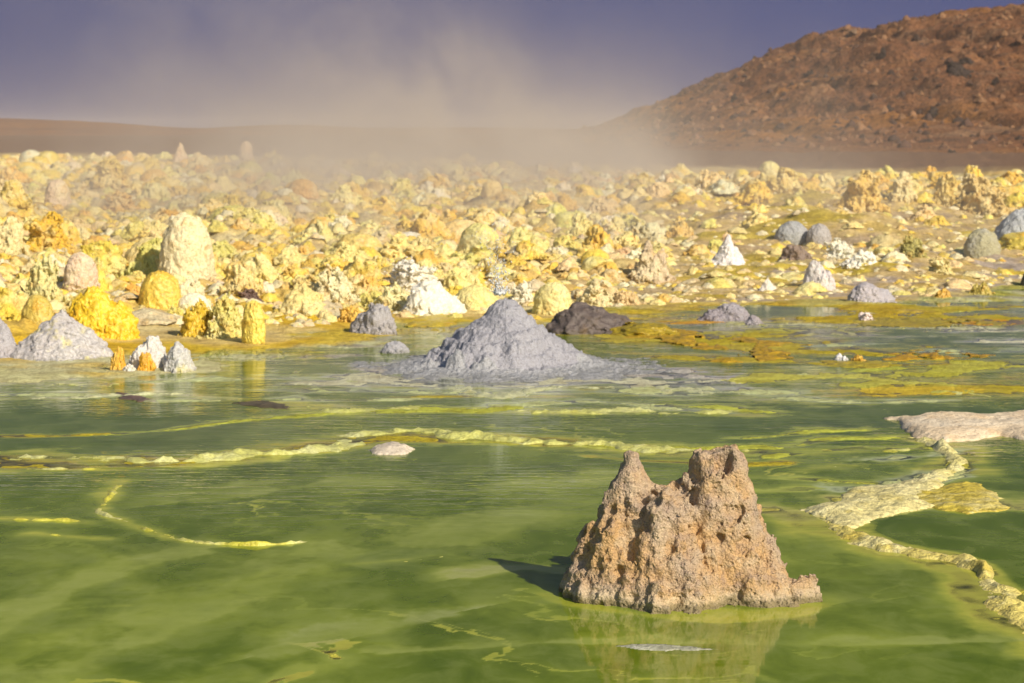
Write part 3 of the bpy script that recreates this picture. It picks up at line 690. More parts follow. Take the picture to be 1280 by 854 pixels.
CREAM, YEL, OCH, WHT, PNK, GRN, GRY, GOLD = (.78,.68,.36), (.76,.57,.13), (.68,.43,.11), (.82,.80,.70), (.70,.55,.38), (.52,.50,.28), (.36,.36,.40), (.78,.52,.03)
RECT = []
OCC = []          # occupied circles (x, y, r)
HERO = []         # (px, py, short phrase)
def hero(l, r_, top, base, kind, seed, mat, col, label, short=None, name='sulfur_mound', cat='mound', h=.032, rot=None, depth=.85, group='mineral mounds'):
    rd = ray((l + r_) / 2, base); ys = np.geomspace(8, 130, 1600); xs = ys * rd[0] / rd[1]; zs = CH + ys * rd[2] / rd[1]
    gh = np.maximum(ground_h(xs, ys)[0], -.01); kk = int(np.argmax(gh >= zs)); kk = kk if gh[kk] >= zs[kk] else len(ys) - 1
    Y = ys[kk]; hw = (r_ - l) / 2 / FPX * Y; Y = Y + hw * depth * .8
    x = ((l + r_) / 2 - 640) / FPX * Y; hw = (r_ - l) / 2 / FPX * Y
    z0 = max(min(gz(x, Y), zs[kk] + .05), -.01)
    ht = W(640, top, Y)[2] - z0
    asp = 1.7 if ht / hw > 1.25 and kind not in ('cone', 'ridge') else 1.0; wide = (1.15 if asp == 1 else 1.32) if kind in ('lump', 'cauli', 'crumb') else 1.0
    o = obj(name, pmesh(kind, seed, h, mat, asp), color=col, loc=(x, Y, z0 - .01))
    o.scale = (hw * wide, hw * wide * depth, max(ht, .03) + .01)
    o.rotation_euler = (0, 0, rot if rot is not None else seed * 1.3)
    tag(o, label, cat, group)
    OCC.append((x, Y, hw * .9)); px, py = proj((x, Y, z0)); RECT.append((l, r_, top, base, Y))
    if short: HERO.append((px, py, short))
    return o

H_ = .022
hero(193,273,265,352,'egg',1,M_SULF,(.84,.74,.46),'large cream egg-shaped mound with a yellow top standing above the left field','the large cream egg-shaped mound',h=H_)
hero(30,86,264,316,'cauli',2,M_SULF,(.76,.50,.06),'orange yellow knobbly mound left of the large cream egg-shaped mound','the orange yellow knobbly mound')
hero(-8,32,270,318,'lump',3,M_SULF,CREAM,'pale cream mound at the left edge beside the orange yellow knobbly mound')
hero(28,78,318,378,'cauli',4,M_SULF,(.74,.68,.30),'tall greenish yellow crusty mound below the orange yellow knobbly mound')
hero(78,122,315,362,'egg',5,M_SULF,(.76,.58,.42),'smooth pinkish beige mound right of the greenish yellow crusty mound')
hero(78,172,357,424,'ridge',6,M_GOLD,(.80,.56,.03),'wide bright golden wet mound on the left shore behind the grey lilac cone','the wide golden wet mound',h=H_,rot=0.)
hero(24,66,368,404,'dome',7,M_GOLD,(.62,.48,.10),'small grey and yellow dome between the grey lilac cone and golden mound')
hero(16,134,386,448,'cone',8,M_GREYY,(.50,.48,.48),'broad grey lilac salt cone at the left shore','the broad grey lilac cone',rot=.3,name='salt_cone',cat='salt cone',h=H_)
hero(-30,22,395,446,'cone',9,M_GREY,(.46,.44,.46),'grey salt cone cut off by the left edge',name='salt_cone',cat='salt cone')
hero(193,250,426,466,'ridge',11,M_GREYY,(.60,.60,.58),'small white grey cone in the water right of the white and orange knobs',name='salt_cone',cat='salt cone')
hero(172,226,338,386,'egg',12,M_GOLD,(.78,.56,.08),'golden egg-shaped knob in front of the large cream mound','the golden egg-shaped knob')
hero(225,262,372,420,'lump',45,M_GOLD,(.68,.48,.03),'wet golden lump between the wide golden mound and the crusty mound')
hero(258,308,362,422,'crumb',13,M_SULF,(.72,.64,.20),'crusty pale yellow mound touching the yellow post','the crusty pale yellow mound',h=H_)
hero(298,333,375,430,'post',14,M_GOLD,(.82,.66,.12),'smooth upright yellow post at the water edge left of centre','the upright yellow post',h=H_)
hero(299,322,360,376,'crumb',15,M_DARK,(.16,.10,.08),'small dark pitted stone just above the yellow post')
hero(268,332,325,366,'cauli',16,M_SULF,(.78,.58,.18),'crumbly yellow mound with an orange middle right of the egg-shaped mound','the crumbly yellow and orange mound')
hero(392,442,330,378,'crumb',17,M_SULF,(.80,.74,.46),'pale crumbling mound left of the grey twin lumps','the pale crumbling mound')
hero(352,412,352,392,'lump',18,M_SULF,(.78,.64,.26),'rounded yellow mound between the yellow post and pale crumbling mound')
hero(482,545,320,364,'crumb',19,M_WHITE,(.80,.76,.62),'white crumbling mound with dark pits behind the grey twin lumps','the white pitted mound',h=H_)
hero(488,510,325,340,'crumb',25,M_DARK,(.22,.14,.11),'small dark purple stone on the white pitted mound')
hero(500,585,348,394,'ridge',20,M_WHITE,(.84,.82,.66),'low white and yellow crust ridge behind the grey cone','the low white crust ridge')
hero(470,510,352,388,'crumb',46,M_SULF,(.80,.74,.36),'cream crumbling lump left of the low white crust ridge')
hero(432,502,377,418,'ridge',21,M_GREY,(.42,.40,.40),'grey twin lumps of salt at the shore left of the grey cone','the grey twin lumps',name='salt_mound',cat='salt mound')
hero(474,512,426,444,'dome',22,M_GREY,(.44,.43,.45),'little grey salt lump in the water at the left foot of the cone',name='salt_mound',cat='salt mound')
hero(638,668,350,380,'cauli',23,M_WHITE,(.84,.80,.62),'small white mound half hidden behind the tip of the grey cone')
hero(666,716,352,394,'egg',24,M_SULF,(.82,.72,.30),'rounded pale yellow mound right behind the grey cone','the rounded pale yellow mound')
hero(722,766,348,384,'lump',26,M_SULF,(.74,.64,.36),'tan yellow mound behind the dark brown mound')
hero(793,838,300,352,'lump',27,M_SULF,(.62,.50,.34),'tall tan grey mound in the middle of the right field','the tall tan grey mound')
hero(888,932,293,330,'cone',28,M_WHITE,(.84,.80,.80),'bright white pointed mound in the right field','the bright white pointed mound')
hero(968,1012,276,306,'dome',29,M_GREY,(.40,.42,.42),'left of two smooth grey domes in the right field','the two smooth grey domes',name='salt_mound',cat='salt mound')
hero(1005,1042,279,306,'dome',30,M_GREY,(.46,.44,.42),'right and slightly lower of two smooth grey domes in the right field',name='salt_mound',cat='salt mound')
hero(1034,1066,297,324,'crumb',31,M_WHITE,(.84,.82,.66),'white pitted lump in front of the two smooth grey domes')
hero(1058,1102,310,332,'crumb',32,M_WHITE,(.82,.80,.68),'low white crumbling heap right of the white pitted lump')
hero(1122,1158,290,321,'cauli',33,M_SULF,(.46,.42,.14),'olive mound with a yellow top in front of the big grey dome','the olive mound with a yellow top')
hero(1204,1252,285,320,'dome',34,M_GREY,(.44,.42,.26),'olive grey dome leaning on the big grey dome',name='salt_mound',cat='salt mound')
hero(1160,1192,318,342,'crumb',35,M_SULF,(.72,.62,.26),'small crumbling yellow lump at the waterside below the big grey dome')
hero(974,1012,305,326,'lump',36,M_DARK,(.24,.18,.14),'dark brown lump between white mounds in the right field','the dark brown lump of the right field')
hero(948,972,347,364,'cone',37,M_WHITE,(.74,.70,.62),'tiny pale cone near the water in front of the bright white pointed mound')
hero(1000,1048,325,362,'ridge',38,M_WHITE,(.62,.58,.58),'lilac white ridge sloping to the water at the right shore','the lilac white ridge')
hero(1058,1122,352,378,'ridge',39,M_GREY,(.50,.47,.50),'low grey lilac crust ridge lying in the shallows at the right',name='salt_mound',cat='salt mound')
hero(1074,1094,389,403,'lump',40,M_WHITE,(.78,.68,.64),'tiny white pyramid standing alone in the water at the right')
hero(872,942,378,403,'ridge',41,M_GREY,(.34,.31,.34),'low purplish grey rock in the water right of the dark brown mound',name='salt_mound',cat='salt mound')
hero(926,960,394,406,'ridge',47,M_GREY,(.40,.36,.38),'small purplish grey rock beside the low purplish rock',name='salt_mound',cat='salt mound')
hero(1044,1066,441,453,'lump',42,M_GREYY,(.74,.74,.76),'small white stone on the olive orange crust patch')
hero(1064,1086,443,454,'lump',43,M_GOLD,(.72,.44,.06),'small orange stone touching the small white stone')
hero(1276,1300,338,358,'dome',44,M_DARK,(.07,.07,.05),'dark green black stone at the right edge of the shallows')
hero(1214,1242,352,368,'lump',48,M_GOLD,(.50,.40,.08),'small olive lump on the golden flat near the right edge')
hero(1170,1190,360,372,'lump',49,M_GOLD,(.60,.36,.05),'small orange lump at the right waterline')
hero(1050,1102,212,264,'cauli',2,M_SULF,(.74,.52,.14),'tall ochre yellow mound on the skyline of the right field','the tall ochre skyline mound')
hero(962,998,209,238,'lump',50,M_SULF,(.78,.60,.18),'ochre and cream mound standing out on the skyline below the hill','the ochre and cream skyline mound')
hero(1112,1142,214,252,'lump',3,M_SULF,(.78,.66,.34),'rounded cream mound on the right skyline beside the tall ochre mound')
hero(1165,1196,216,256,'cauli',4,M_SULF,(.72,.54,.16),'yellow mound on the right skyline between two taller heaps')
hero(1196,1258,212,268,'cauli',16,M_SULF,(.66,.50,.20),'wide shaggy tan yellow heap on the skyline near the right edge','the wide shaggy skyline heap')
hero(300,318,176,200,'post',51,M_SULF,(.70,.52,.34),'slim pinkish spire on the far left skyline','the slim far spire')
hero(216,238,178,202,'cone',52,M_SULF,(.66,.50,.34),'far pinkish pointed mound left of the slim spire')
hero(115,160,198,232,'cauli',53,M_SULF,YEL,'far yellow mound rising over the left field','the far yellow mound')
hero(56,90,224,256,'egg',54,M_SULF,PNK,'pinkish round mound in the middle of the left field')
hero(0,32,224,258,'lump',55,M_SULF,YEL,'yellow mound at the left edge in the middle distance')
hero(135,168,236,264,'cauli',56,M_SULF,OCH,'ochre yellow clump above the large cream egg-shaped mound')

# parts: orange double knob on a white foot
c = G(168, 466); Yk = c[1] + .12; xk = (168 - 640) / FPX * Yk
root = empty('knobbed_salt_lump', (xk, Yk, -.01)); tag(root, 'white salt lump with two bright orange knobs in the water at the left', 'salt lump', 'mineral mounds')
HERO.append((168, 460, 'the white and orange knobs')); OCC.append((xk, Yk, .2))
def knob(nm, kind, seed, mat, col, dx, dy, sx, sz, lb=None):
    o = obj(nm, pmesh(kind, seed, .032, mat), None, root, col, (dx, dy, 0)); o.scale = (sx, sx * .85, sz); o.rotation_euler = (0, 0, seed)
    if lb: o['label'] = lb
q = Yk / FPX
knob('foot', 'ridge', 10, M_WHITE, (.66, .64, .60), 12 * q, .07, 26 * q, 46 * q)
knob('knob', 'lump', 26, M_GOLD, (.74, .44, .03), -20 * q, -.06, 12 * q, 34 * q)
knob('knob', 'lump', 6, M_GOLD, (.72, .38, .02), 14 * q, -.09, 15 * q, 28 * q, 'larger saturated orange knob')
knob('salt_cap', 'lump', 3, M_WHITE, (.72, .69, .60), -5 * q, -.12, 12 * q, 14 * q)
# big grey dome with a yellow skirt at the right
Yd = G(1270, 316, .08)[1] + .4; qd = Yd / FPX; xd = (1284 - 640) * qd; zd = gz(xd, Yd)
root = empty('dome_mound', (xd, Yd, zd - .02)); tag(root, 'big pale grey dome with a yellow stained foot at the right edge', 'mound', 'mineral mounds')
HERO.append((1275, 310, 'the big grey dome')); OCC.append((xd, Yd, 50 * qd))
knob('dome', 'dome', 7, M_GREY, (.50, .53, .54), 0, 0, 48 * qd, W(640, 258, Yd)[2] - zd)
knob('skirt', 'ridge', 20, M_GOLD, (.62, .50, .08), -4 * qd, -.18, 62 * qd, 26 * qd)
# dark brown mound with a yellow olive skirt right behind the cone
Yd = G(745, 420)[1] + .35; qd = Yd / FPX; xd = (742 - 640) * qd
root = empty('dark_mound', (xd, Yd, -.02)); tag(root, 'dark brown wet mound with an olive yellow skirt right behind the grey cone', 'mound', 'mineral mounds')
HERO.append((745, 400, 'the dark brown mound')); OCC.append((xd, Yd, .5))
knob('mound', 'ridge', 57, M_DARK, (.13, .105, .095), 0, 0, 62 * qd, W(640, 377, Yd)[2] + .02)
knob('skirt', 'ridge', 21, M_ORANGE, (.38, .29, .02), 52 * qd, -.10, 66 * qd, .10)

# ------------------------------------------------------------------ geyser cone
def build_geyser():
    Yc = G(635, 470)[1] + .50; q = Yc / FPX; xc = (632 - 640) * q
    root = empty('geyser_cone', (xc, Yc, 0)); tag(root, 'ash grey geyser cone spitting water in the middle of the green pool', 'geyser cone')
    top = W(640, 371, Yc)[2]
    nr, na = 150, 420
    r = np.linspace(0, 1, nr) ** .9; a = np.linspace(0, 2 * np.pi, na)
    A, R = np.meshgrid(a, r)
    Rm = R * 1.05                                     # metres
    X, Y = Rm * np.cos(A) * 1.0, Rm * np.sin(A) * .92
    off = .16 * fbm(X * 2.2, Y * 2.2, 0, 131, 5, .6)
    e = Rm + off * sstep(.1, .6, Rm)
    e = e * np.where(np.cos(A) > 0, .97, 1.0)
    Z = np.interp(e, [0, .03, .09, .155, .29, .41, .48, .58, .70, .80, .95, 1.3], np.array([1.0, .985, .86, .68, .44, .20, .085, .04, .022, .006, -.015, -.05]) * top)
    Z = Z + sstep(.02, .2, Rm) * (.013 * fbm(X * 5, Y * 5, Z * 5, 133, 4, .6) + .010 * np.sin(Z * 95 + 3 * fbm(X * 3, Y * 3, 0, 137, 2)) * sstep(.0, .05, Z) * sstep(.75, .5, Rm))
    Z = Z + (.35 + .65 * sstep(.75, .4, Rm)) * (.009 * (.6 - worley(X * 42, Y * 42, Z * 42, 141)) + .010 * fbm(X * 40, Y * 40, Z * 40, 143, 3))
    Z = Z - .05 * sstep(.045, .0, Rm)
    Q = gridq(nr, na); V = np.stack([X, Y, Z], -1).reshape(-1, 3)
    rq = (Rm.ravel() + .05 * fbm(X.ravel() * 6, Y.ravel() * 6, 0, 3, 3))[Q].mean(1)
    for nm, m, col in (('cone', rq < .47, (.38, .385, .435)), ('apron', rq >= .47, (.40, .415, .44))):
        v, qd = compact(V, Q[m]); obj(nm, mesh_from(nm, v, qd), M_GREY, root, col)
    HERO.append((632, 455, 'the grey geyser cone')); OCC.append((xc, Yc, 1.0))
    # spray of drops thrown up by the vent
    n = 420; t = RNG.random(n); hgt = top + .02 + .50 * t ** 2.2
    sp = .018 + .12 * (hgt - top); x = xc - .03 + RNG.normal(0, 1, n) * sp - .03 * t; y = Yc + RNG.normal(0, 1, n) * sp
    Vs, Qs = [], []
    oct_v = np.array([[1,0,0],[0,1,0],[-1,0,0],[0,-1,0],[0,0,1],[0,0,-1]], F32)
    oct_f = np.array([[0,1,4],[1,2,4],[2,3,4],[3,0,4],[1,0,5],[2,1,5],[3,2,5],[0,3,5]])
    for i in range(n):
        s = RNG.uniform(.002, .0055) * (1.5 - t[i]); el = RNG.uniform(1, 2.6)
        Qs.append(oct_f + 6 * i); Vs.append(oct_v * np.array([s, s, s * el]) + np.array([x[i], y[i], hgt[i]]))
    m, nt, N, L = nmat('spray_water'); b = NB(nt)
    p = b.n('ShaderNodeBsdfPrincipled'); p.inputs['Base Color'].default_value = (.72, .74, .74, 1); p.inputs['Roughness'].default_value = .15
    L.new(p.outputs[0], b.n('ShaderNodeOutputMaterial').inputs[0])
    o = obj('water_spray', mesh_from('water_spray', np.concatenate(Vs), np.concatenate(Qs)), m)
    tag(o, 'fine spray of water drops thrown up above the grey geyser cone', 'water spray', None, 'stuff')
build_geyser()

# ------------------------------------------------------------------ field of mounds
KINDS = [('cauli', 2), ('cauli', 4), ('cauli', 16), ('cauli', 53), ('lump', 3), ('lump', 18), ('lump', 26), ('crumb', 13), ('crumb', 17), ('crumb', 31), ('egg', 5), ('lump', 55), ('crumb', 19), ('crumb', 46), ('ridge', 20)]
PAL0 = [('cream', (.86,.73,.32)), ('yellow', (.86,.62,.07)), ('ochre', (.78,.45,.06)), ('white', (.88,.84,.64)), ('pinkish beige', (.76,.56,.34)), ('greenish', (.76,.70,.20)), ('grey', (.56,.50,.40))]
PAL = [(n, tuple(.72 * np.array(c) + .28 * np.array((.86, .67, .20)))) for n, c in PAL0]
cand = []
RR = None
def scatter():
    RA = np.array(RECT + [(1205, 1300, 258, 316, 27.)])
    pts = [(x, y, r) for x, y, r in OCC]
    cell = {}
    def add(x, y, r): cell.setdefault((int(x // 1.5), int(y // 1.5)), []).append((x, y, r))
    for q in pts: add(*q)
    N = 30000
    u = RNG.random(N); Yr = 1 / (1 / 15.5 + u * (1 / 112 - 1 / 15.5)) 
    sN = RNG.uniform(-.36, .36, N); X = sN * Yr
    Zr, T, _, _ = ground_h(X, Yr)
    fe = np.interp(sN, FE_S, FE_Y)
    clump = fbm(X * .35, Yr * .35, 0, 151, 3); hn = fbm(X * .30, Yr * .22, 0, 161, 3)
    rr = np.exp(RNG.normal(math.log(.125), .62, N)) * (1 + .5 * clump); rr = np.clip(rr, .045, .34) * (1 + .35 * sstep(30, 80, Yr))
    for i in range(N):
        if Yr[i] > fe[i] + RNG.normal(0, 3) or T[i] < .15 or RNG.random() > .25 + .9 * sstep(-.35, .25, float(clump[i])): continue
        x, y, r = float(X[i]), float(Yr[i]), float(rr[i])
        if T[i] < 2.5: r = min(r, .20)
        if T[i] < 1.8 and RNG.random() < .62: continue
        if sN[i] > .03 and y < 40:
            q = float(sstep(.03, .075, sN[i])) * (1 - float(sstep(31, 39, y + 3 * clump[i])))
            if RNG.random() < .94 * q: continue
            r = r * (1 - .35 * q)
        px_, py_ = proj((x, y, float(Zr[i]))); rp = r / y * FPX; tp = py_ - rp * 1.15
        if ((RA[:, 4] > y) & (RA[:, 0] - rp * .6 < px_) & (RA[:, 1] + rp * .6 > px_) & (tp < RA[:, 3] - .22 * (RA[:, 3] - RA[:, 2]))).any(): continue
        if sN[i] > .06 and T[i] < 5.5 * sstep(.05, .12, float(sN[i])) * RNG.random(): continue
        a, b_ = int(x // 1.5), int(y // 1.5); bad = False
        for da in (-1, 0, 1):
            for db in (-1, 0, 1):
                for (qx, qy, qr) in cell.get((a + da, b_ + db), ()):
                    if (qx - x) ** 2 + (qy - y) ** 2 < (.70 * (qr + r)) ** 2: bad = True; break
                if bad: break
            if bad: break
        if bad: continue
        add(x, y, r)
        s = x / y; back = sstep(3, 14, float(T[i]))
        w = np.array([3.4, 3.0, 1.2, .8, .5, .9, .12])
        if s > .03: w = np.array([2.4, 3.0, 2.2, .8, 1.0, .5, .3]) * back + np.array([2.6, 1.0, .6, 1.5, 1.3, .8, .6]) * (1 - back)
        elif s < -.1: w = np.array([3.2, 3.2, 1.5, .7, .6, .8, .1])
        hue = float(hn[i]); w = w * np.exp(np.array([.3, 1.2, 1.6, -1.0, .2, -1.4, -.6]) * 1.6 * hue)
        cidx = int(RNG.choice(7, p=w / w.sum()))
        k = KINDS[int(RNG.integers(len(KINDS)))]
        if r < .13 and k[0] in ('egg', 'ridge', 'lump'): k = KINDS[int(RNG.choice([0, 1, 2, 7, 8, 9, 11, 12]))]
        hgt = r * RNG.uniform(.65, 1.2) * (1.15 if k[0] == 'egg' else 1.0)
        if k[0] == 'ridge': hgt *= .6
        cand.append((x, y, float(Zr[i]), r, hgt, cidx, k))
scatter()
def inview(c):
    px, py = proj((c[0], c[1], c[2])); return -15 < px < 1295
cand.sort(key=lambda c: -(c[3] * c[4]) ** .5 / c[1] if inview(c) else 0)
NIND = 236
rows = []
for c in cand[:NIND]:
    x, y, z, r, hgt, ci, k = c
    o = obj('sulfur_mound', pmesh(k[0], k[1], .032, M_WHITE if ci in (3,) else M_SULF), loc=(x, y, z - .14 * hgt))
    col = np.array(PAL[ci][1]) * RNG.uniform(.92, 1.04, 3) * RNG.uniform(.9, 1.03)
    o.color = (*np.clip(col, 0, .86), 1)
    o.scale = (r, r * RNG.uniform(.8, 1.1), hgt); o.rotation_euler = (RNG.normal(0, .06), RNG.normal(0, .06), RNG.uniform(0, 6.28))
    rows.append((o, c))
# labels: colour, size and the nearest landmark
NUM = ['', '', 'two', 'three', 'four', 'five', 'six', 'seven', 'eight', 'nine', 'ten']
ORD = ['leftmost', 'second from left', 'third from left', 'fourth from left', 'fifth from left', 'sixth from left', 'seventh from left', 'eighth from left', 'ninth from left']
groups = {}
for o, c in rows:
    px, py = proj((c[0], c[1], c[2]))
    sz = c[4] / c[1] * FPX; size = 'small' if sz < 17 else ('large' if sz > 30 else 'mid-sized')
    shape = {'egg': 'rounded', 'cone': 'pointed', 'ridge': 'low', 'dome': 'domed', 'cauli': 'knobbly', 'lump': 'lumpy', 'crumb': 'crumbling'}[c[6][0]]
    hx, hy, nm = min(HERO, key=lambda h: (h[0] - px) ** 2 + 4 * (h[1] - py) ** 2)
    dx, dy = px - hx, (py - hy) * 2.0
    rel = ('right of' if dx > 0 else 'left of') if abs(dx) > abs(dy) else ('behind' if dy < 0 else 'in front of')
    groups.setdefault((size, PAL[c[5]][0], shape, rel, nm), []).append((px, o))
for (size, colr, shape, rel, nm), l in groups.items():
    l.sort(key=lambda q: q[0])
    for i, (px, o) in enumerate(l):
        s = f'{size} {shape} {colr} mound {rel} {nm}'
        if len(l) > 1:
            s = f'{ORD[min(i, 8)]} of {NUM[min(len(l), 10)]} {shape} {colr} mounds {rel} {nm}' if len(l) < 10 else s
        tag(o, ' '.join(s.split()[:16]), 'mound', 'mineral mounds')

# the rest of the field, too many and too small to count
def stuff_mounds():
    lib = {}; lib2 = {}
    for k in KINDS: lib[k] = proto(k[0], k[1], .12); lib2[k] = proto(k[0], k[1], .21)
    Vs, Qs, Cs, n = [], [], [], 0
    for (x, y, z, r, hgt, ci, k) in cand[NIND:]:
        V, Q = (lib if r * hgt > .012 * (y / 25) ** 1.2 else lib2)[k]; a = RNG.uniform(0, 6.28); ca, sa = math.cos(a), math.sin(a)
        v = np.stack([(V[:, 0] * ca - V[:, 1] * sa) * r + x, (V[:, 0] * sa + V[:, 1] * ca) * r + y, V[:, 2] * hgt + z - .14 * hgt], 1)
        col = np.clip(np.array(PAL[ci][1]) * RNG.uniform(.92, 1.04, 3) * RNG.uniform(.88, 1.03), 0, .86)
        Vs.append(v); Qs.append(Q + n); Cs.append(np.repeat(col[None, :], len(v), 0)); n += len(v)
    o = obj('mound_field', mesh_from('mound_field', np.concatenate(Vs), np.concatenate(Qs), True, None, np.concatenate(Cs)), M_SULF_T)
    tag(o, 'countless small and far yellow mounds carpeting the field behind the pool', 'mounds', None, 'stuff')
    # crumbs of crust strewn between the mounds and along the shore
    V, Q = proto('lump', 3, .2)
    N = 9000; u = RNG.random(N); Yr = 1 / (1 / 15.3 + u * (1 / 48 - 1 / 15.3)); X = RNG.uniform(-.33, .33, N) * Yr
    Z, T, _, _ = ground_h(X, Yr); ok = T > RNG.uniform(-.3, .3, N); Vs, Qs, Cs, n = [], [], [], 0
    for x, y, z in zip(X[ok], Yr[ok], Z[ok]):
        r = float(np.exp(RNG.normal(math.log(.035), .5))); a = RNG.uniform(0, 6.28); ca, sa = math.cos(a), math.sin(a)
        v = np.stack([(V[:, 0] * ca - V[:, 1] * sa) * r + x, (V[:, 0] * sa + V[:, 1] * ca) * r + y, V[:, 2] * r * RNG.uniform(.4, .8) + z - .006], 1)
        col = np.clip(np.array(PAL[int(RNG.choice([0, 0, 1, 3, 3, 4, 5, 6]))][1]) * RNG.uniform(.85, 1.03), 0, .86)
        Vs.append(v); Qs.append(Q + n); Cs.append(np.repeat(col[None, :], len(v), 0)); n += len(v)
    o = obj('salt_rubble', mesh_from('salt_rubble', np.concatenate(Vs), np.concatenate(Qs), True, None, np.concatenate(Cs)), M_SULF_T)
    tag(o, 'loose crumbs of yellow and white crust strewn between the mounds', 'rubble', None, 'stuff')
    print('mounds', len(cand), 'rubble', int(ok.sum()))
stuff_mounds()

# ------------------------------------------------------------------ hills
HP = np.array([(560,172),(700,166),(745,158),(775,146),(800,132),(850,112),(900,91),(960,67),(1010,46),(1060,31),(1120,20),(1170,11),(1220,8),(1280,5),(1400,-6),(1600,0),(1900,60),(2300,150),(2700,172)], float)
HD = 260.
hxs = (HP[:, 0] - 640) / FPX * HD; hzs = np.array([W(640, p, HD)[2] for p in HP[:, 1]]); hzs = np.maximum(hzs, 0)
def hill_h(X, Y):
    top = np.interp(X, hxs, hzs)
    prof = np.where(Y < HD, sstep(105 , HD + 12, Y + 6 * fbm(X * .03, Y * .03, 0, 201, 2)), sstep(HD + 130, HD - 12, Y))
    prof = prof / .99
    z = top * np.clip(prof, 0, 1)
    k = np.clip(z / 4, 0, 1)
    gl = np.abs(fbm(X * .055 + .02 * Y, Y * .012, 0, 391, 3)); z = z - k * 1.3 * sstep(.22, .0, gl)
    z = z + k * (.9 * fbm(X * .07, Y * .07, 0, 203, 5, .55) + .42 * fbm(X * .45, Y * .45, 0, 207, 4, .6) + .35 * (.5 - worley(X * .55, Y * .55, 0 * X, 211)))
    return z - .15
def build_hills():
    x = np.r_[np.linspace(-8, 66, 420), np.linspace(66.8, 205, 130)]; y = np.linspace(98, 400, 330)
    X, Y = np.meshgrid(x, y)
    tag(obj('hill', mesh_from('hill', np.stack([X, Y, hill_h(X, Y)], -1).reshape(-1, 3), gridq(330, 550)), M_HILL), kind='structure')
    # long low ridge far away
    RP = np.array([(-1500,150),(-500,140),(-100,146),(0,147),(70,150),(130,153),(200,158),(260,160),(330,156),(380,157),(450,160),(540,158),(620,160),(760,162),(1000,158),(1400,150),(2200,156)], float)
    D = 900.; rx = (RP[:, 0] - 640) / FPX * D; rz = np.array([W(640, p, D)[2] for p in RP[:, 1]])
    x = np.linspace(-700, 500, 600); y = np.linspace(700, 1200, 60); X, Y = np.meshgrid(x, y)
    t = np.interp(X, rx, rz); pr = np.where(Y < D, sstep(720, D, Y), sstep(1190, D, Y))
    Z = t * pr + pr * (.8 * fbm(X * .02, Y * .02, 0, 221, 5)) - .3
    tag(obj('distant_hills', mesh_from('distant_hills', np.stack([X, Y, Z], -1).reshape(-1, 3), gridq(60, 600)), M_HILL), kind='structure')
build_hills()
# boulders one can tell apart on the hillside
def hill_hit(px, py):
    ys = np.linspace(110, 300, 1500); d = ray(px, py); t = ys / d[1]
    xs = d[0] * t; zs = CH + d[2] * t; hz = hill_h(xs, ys)
    k = np.argmax(hz > zs); return xs[k], ys[k], hz[k]
BL = [(918,126,11,13,'dark upright boulder alone on the left slope of the brown hill'),(1012,92,14,9,'dark boulder in the middle of the hill below the crest'),
 (1105,70,12,14,'dark boulder on the upper hill left of the dark outcrop'),(1195,92,40,22,'wide dark outcrop on the upper right hillside'),(1208,78,26,10,'narrow dark ledge above the wide dark outcrop'),
 (1110,138,18,10,'dark flat boulder halfway up the hill'),(1168,142,20,14,'dark rounded boulder below the wide dark outcrop'),(995,75,12,8,'small dark boulder near the left crest'),
 (1022,98,16,10,'rusty brown boulder beside the dark boulder below the crest'),(930,165,10,7,'small dark boulder low on the left slope'),(1190,192,18,9,'dark boulder near the foot of the hill at right'),
 (1245,105,16,12,'dark boulder right of the wide dark outcrop'),(1068,41,14,6,'pale boulder sitting on the crest of the hill')]
for i, (px, py, w, h, lb) in enumerate(BL):
    x, y, z = hill_hit(px, py); q = y / FPX
    o = obj('boulder', pmesh(['lump', 'crumb', 'cauli'][i % 3], [3, 13, 2][i % 3], .032, M_BOULDER), color=(.30, .2, .13) if 'pale' in lb else ((.12, .06, .035) if 'rusty' in lb else (.055, .040, .034)), loc=(x, y, z - h * q * .3))
    o.scale = (w * q / 2, w * q * .45, h * q * 1.0); o.rotation_euler = (.35, 0, i * 1.7)
    tag(o, lb, 'boulder', 'boulders on the hillside')
def hill_rubble():
    V, Q = proto('lump', 3, .24); N = 4200
    X = RNG.uniform(0, 75, N); Y = RNG.uniform(120, 262, N); Z = hill_h(X, Y); ok = Z > .4
    Vs, Qs, Cs, n = [], [], [], 0
    for x, y, z in zip(X[ok], Y[ok], Z[ok]):
        r = min(.45, float(np.exp(RNG.normal(math.log(.15), .55)))); a = RNG.uniform(0, 6.28); ca, sa = math.cos(a), math.sin(a)
        v = np.stack([(V[:, 0] * ca - V[:, 1] * sa) * r + x, (V[:, 0] * sa + V[:, 1] * ca) * r + y, V[:, 2] * r * RNG.uniform(.7, 1.5) + z - .05], 1)
        col = np.array([(.18, .095, .05), (.22, .12, .06), (.09, .05, .034), (.065, .04, .03)][int(RNG.integers(4))]) * RNG.uniform(.8, 1.2)
        Vs.append(v); Qs.append(Q + n); Cs.append(np.repeat(col[None, :], len(v), 0)); n += len(v)
    m, nt, N_, L = nmat('hill_rubble'); b = NB(nt)
    p = b.n('ShaderNodeBsdfPrincipled'); p.inputs['Roughness'].default_value = .95; p.inputs['Specular IOR Level'].default_value = .1
    L.new(b.n('ShaderNodeAttribute', attribute_name='Tint').outputs['Color'], p.inputs['Base Color'])
    L.new(p.outputs[0], b.n('ShaderNodeOutputMaterial').inputs[0])
    o = obj('hillside_rubble', mesh_from('hillside_rubble', np.concatenate(Vs), np.concatenate(Qs), False, None, np.concatenate(Cs)), m)
    tag(o, 'brown stones strewn all over the hillside', 'rubble', None, 'stuff')
hill_rubble()

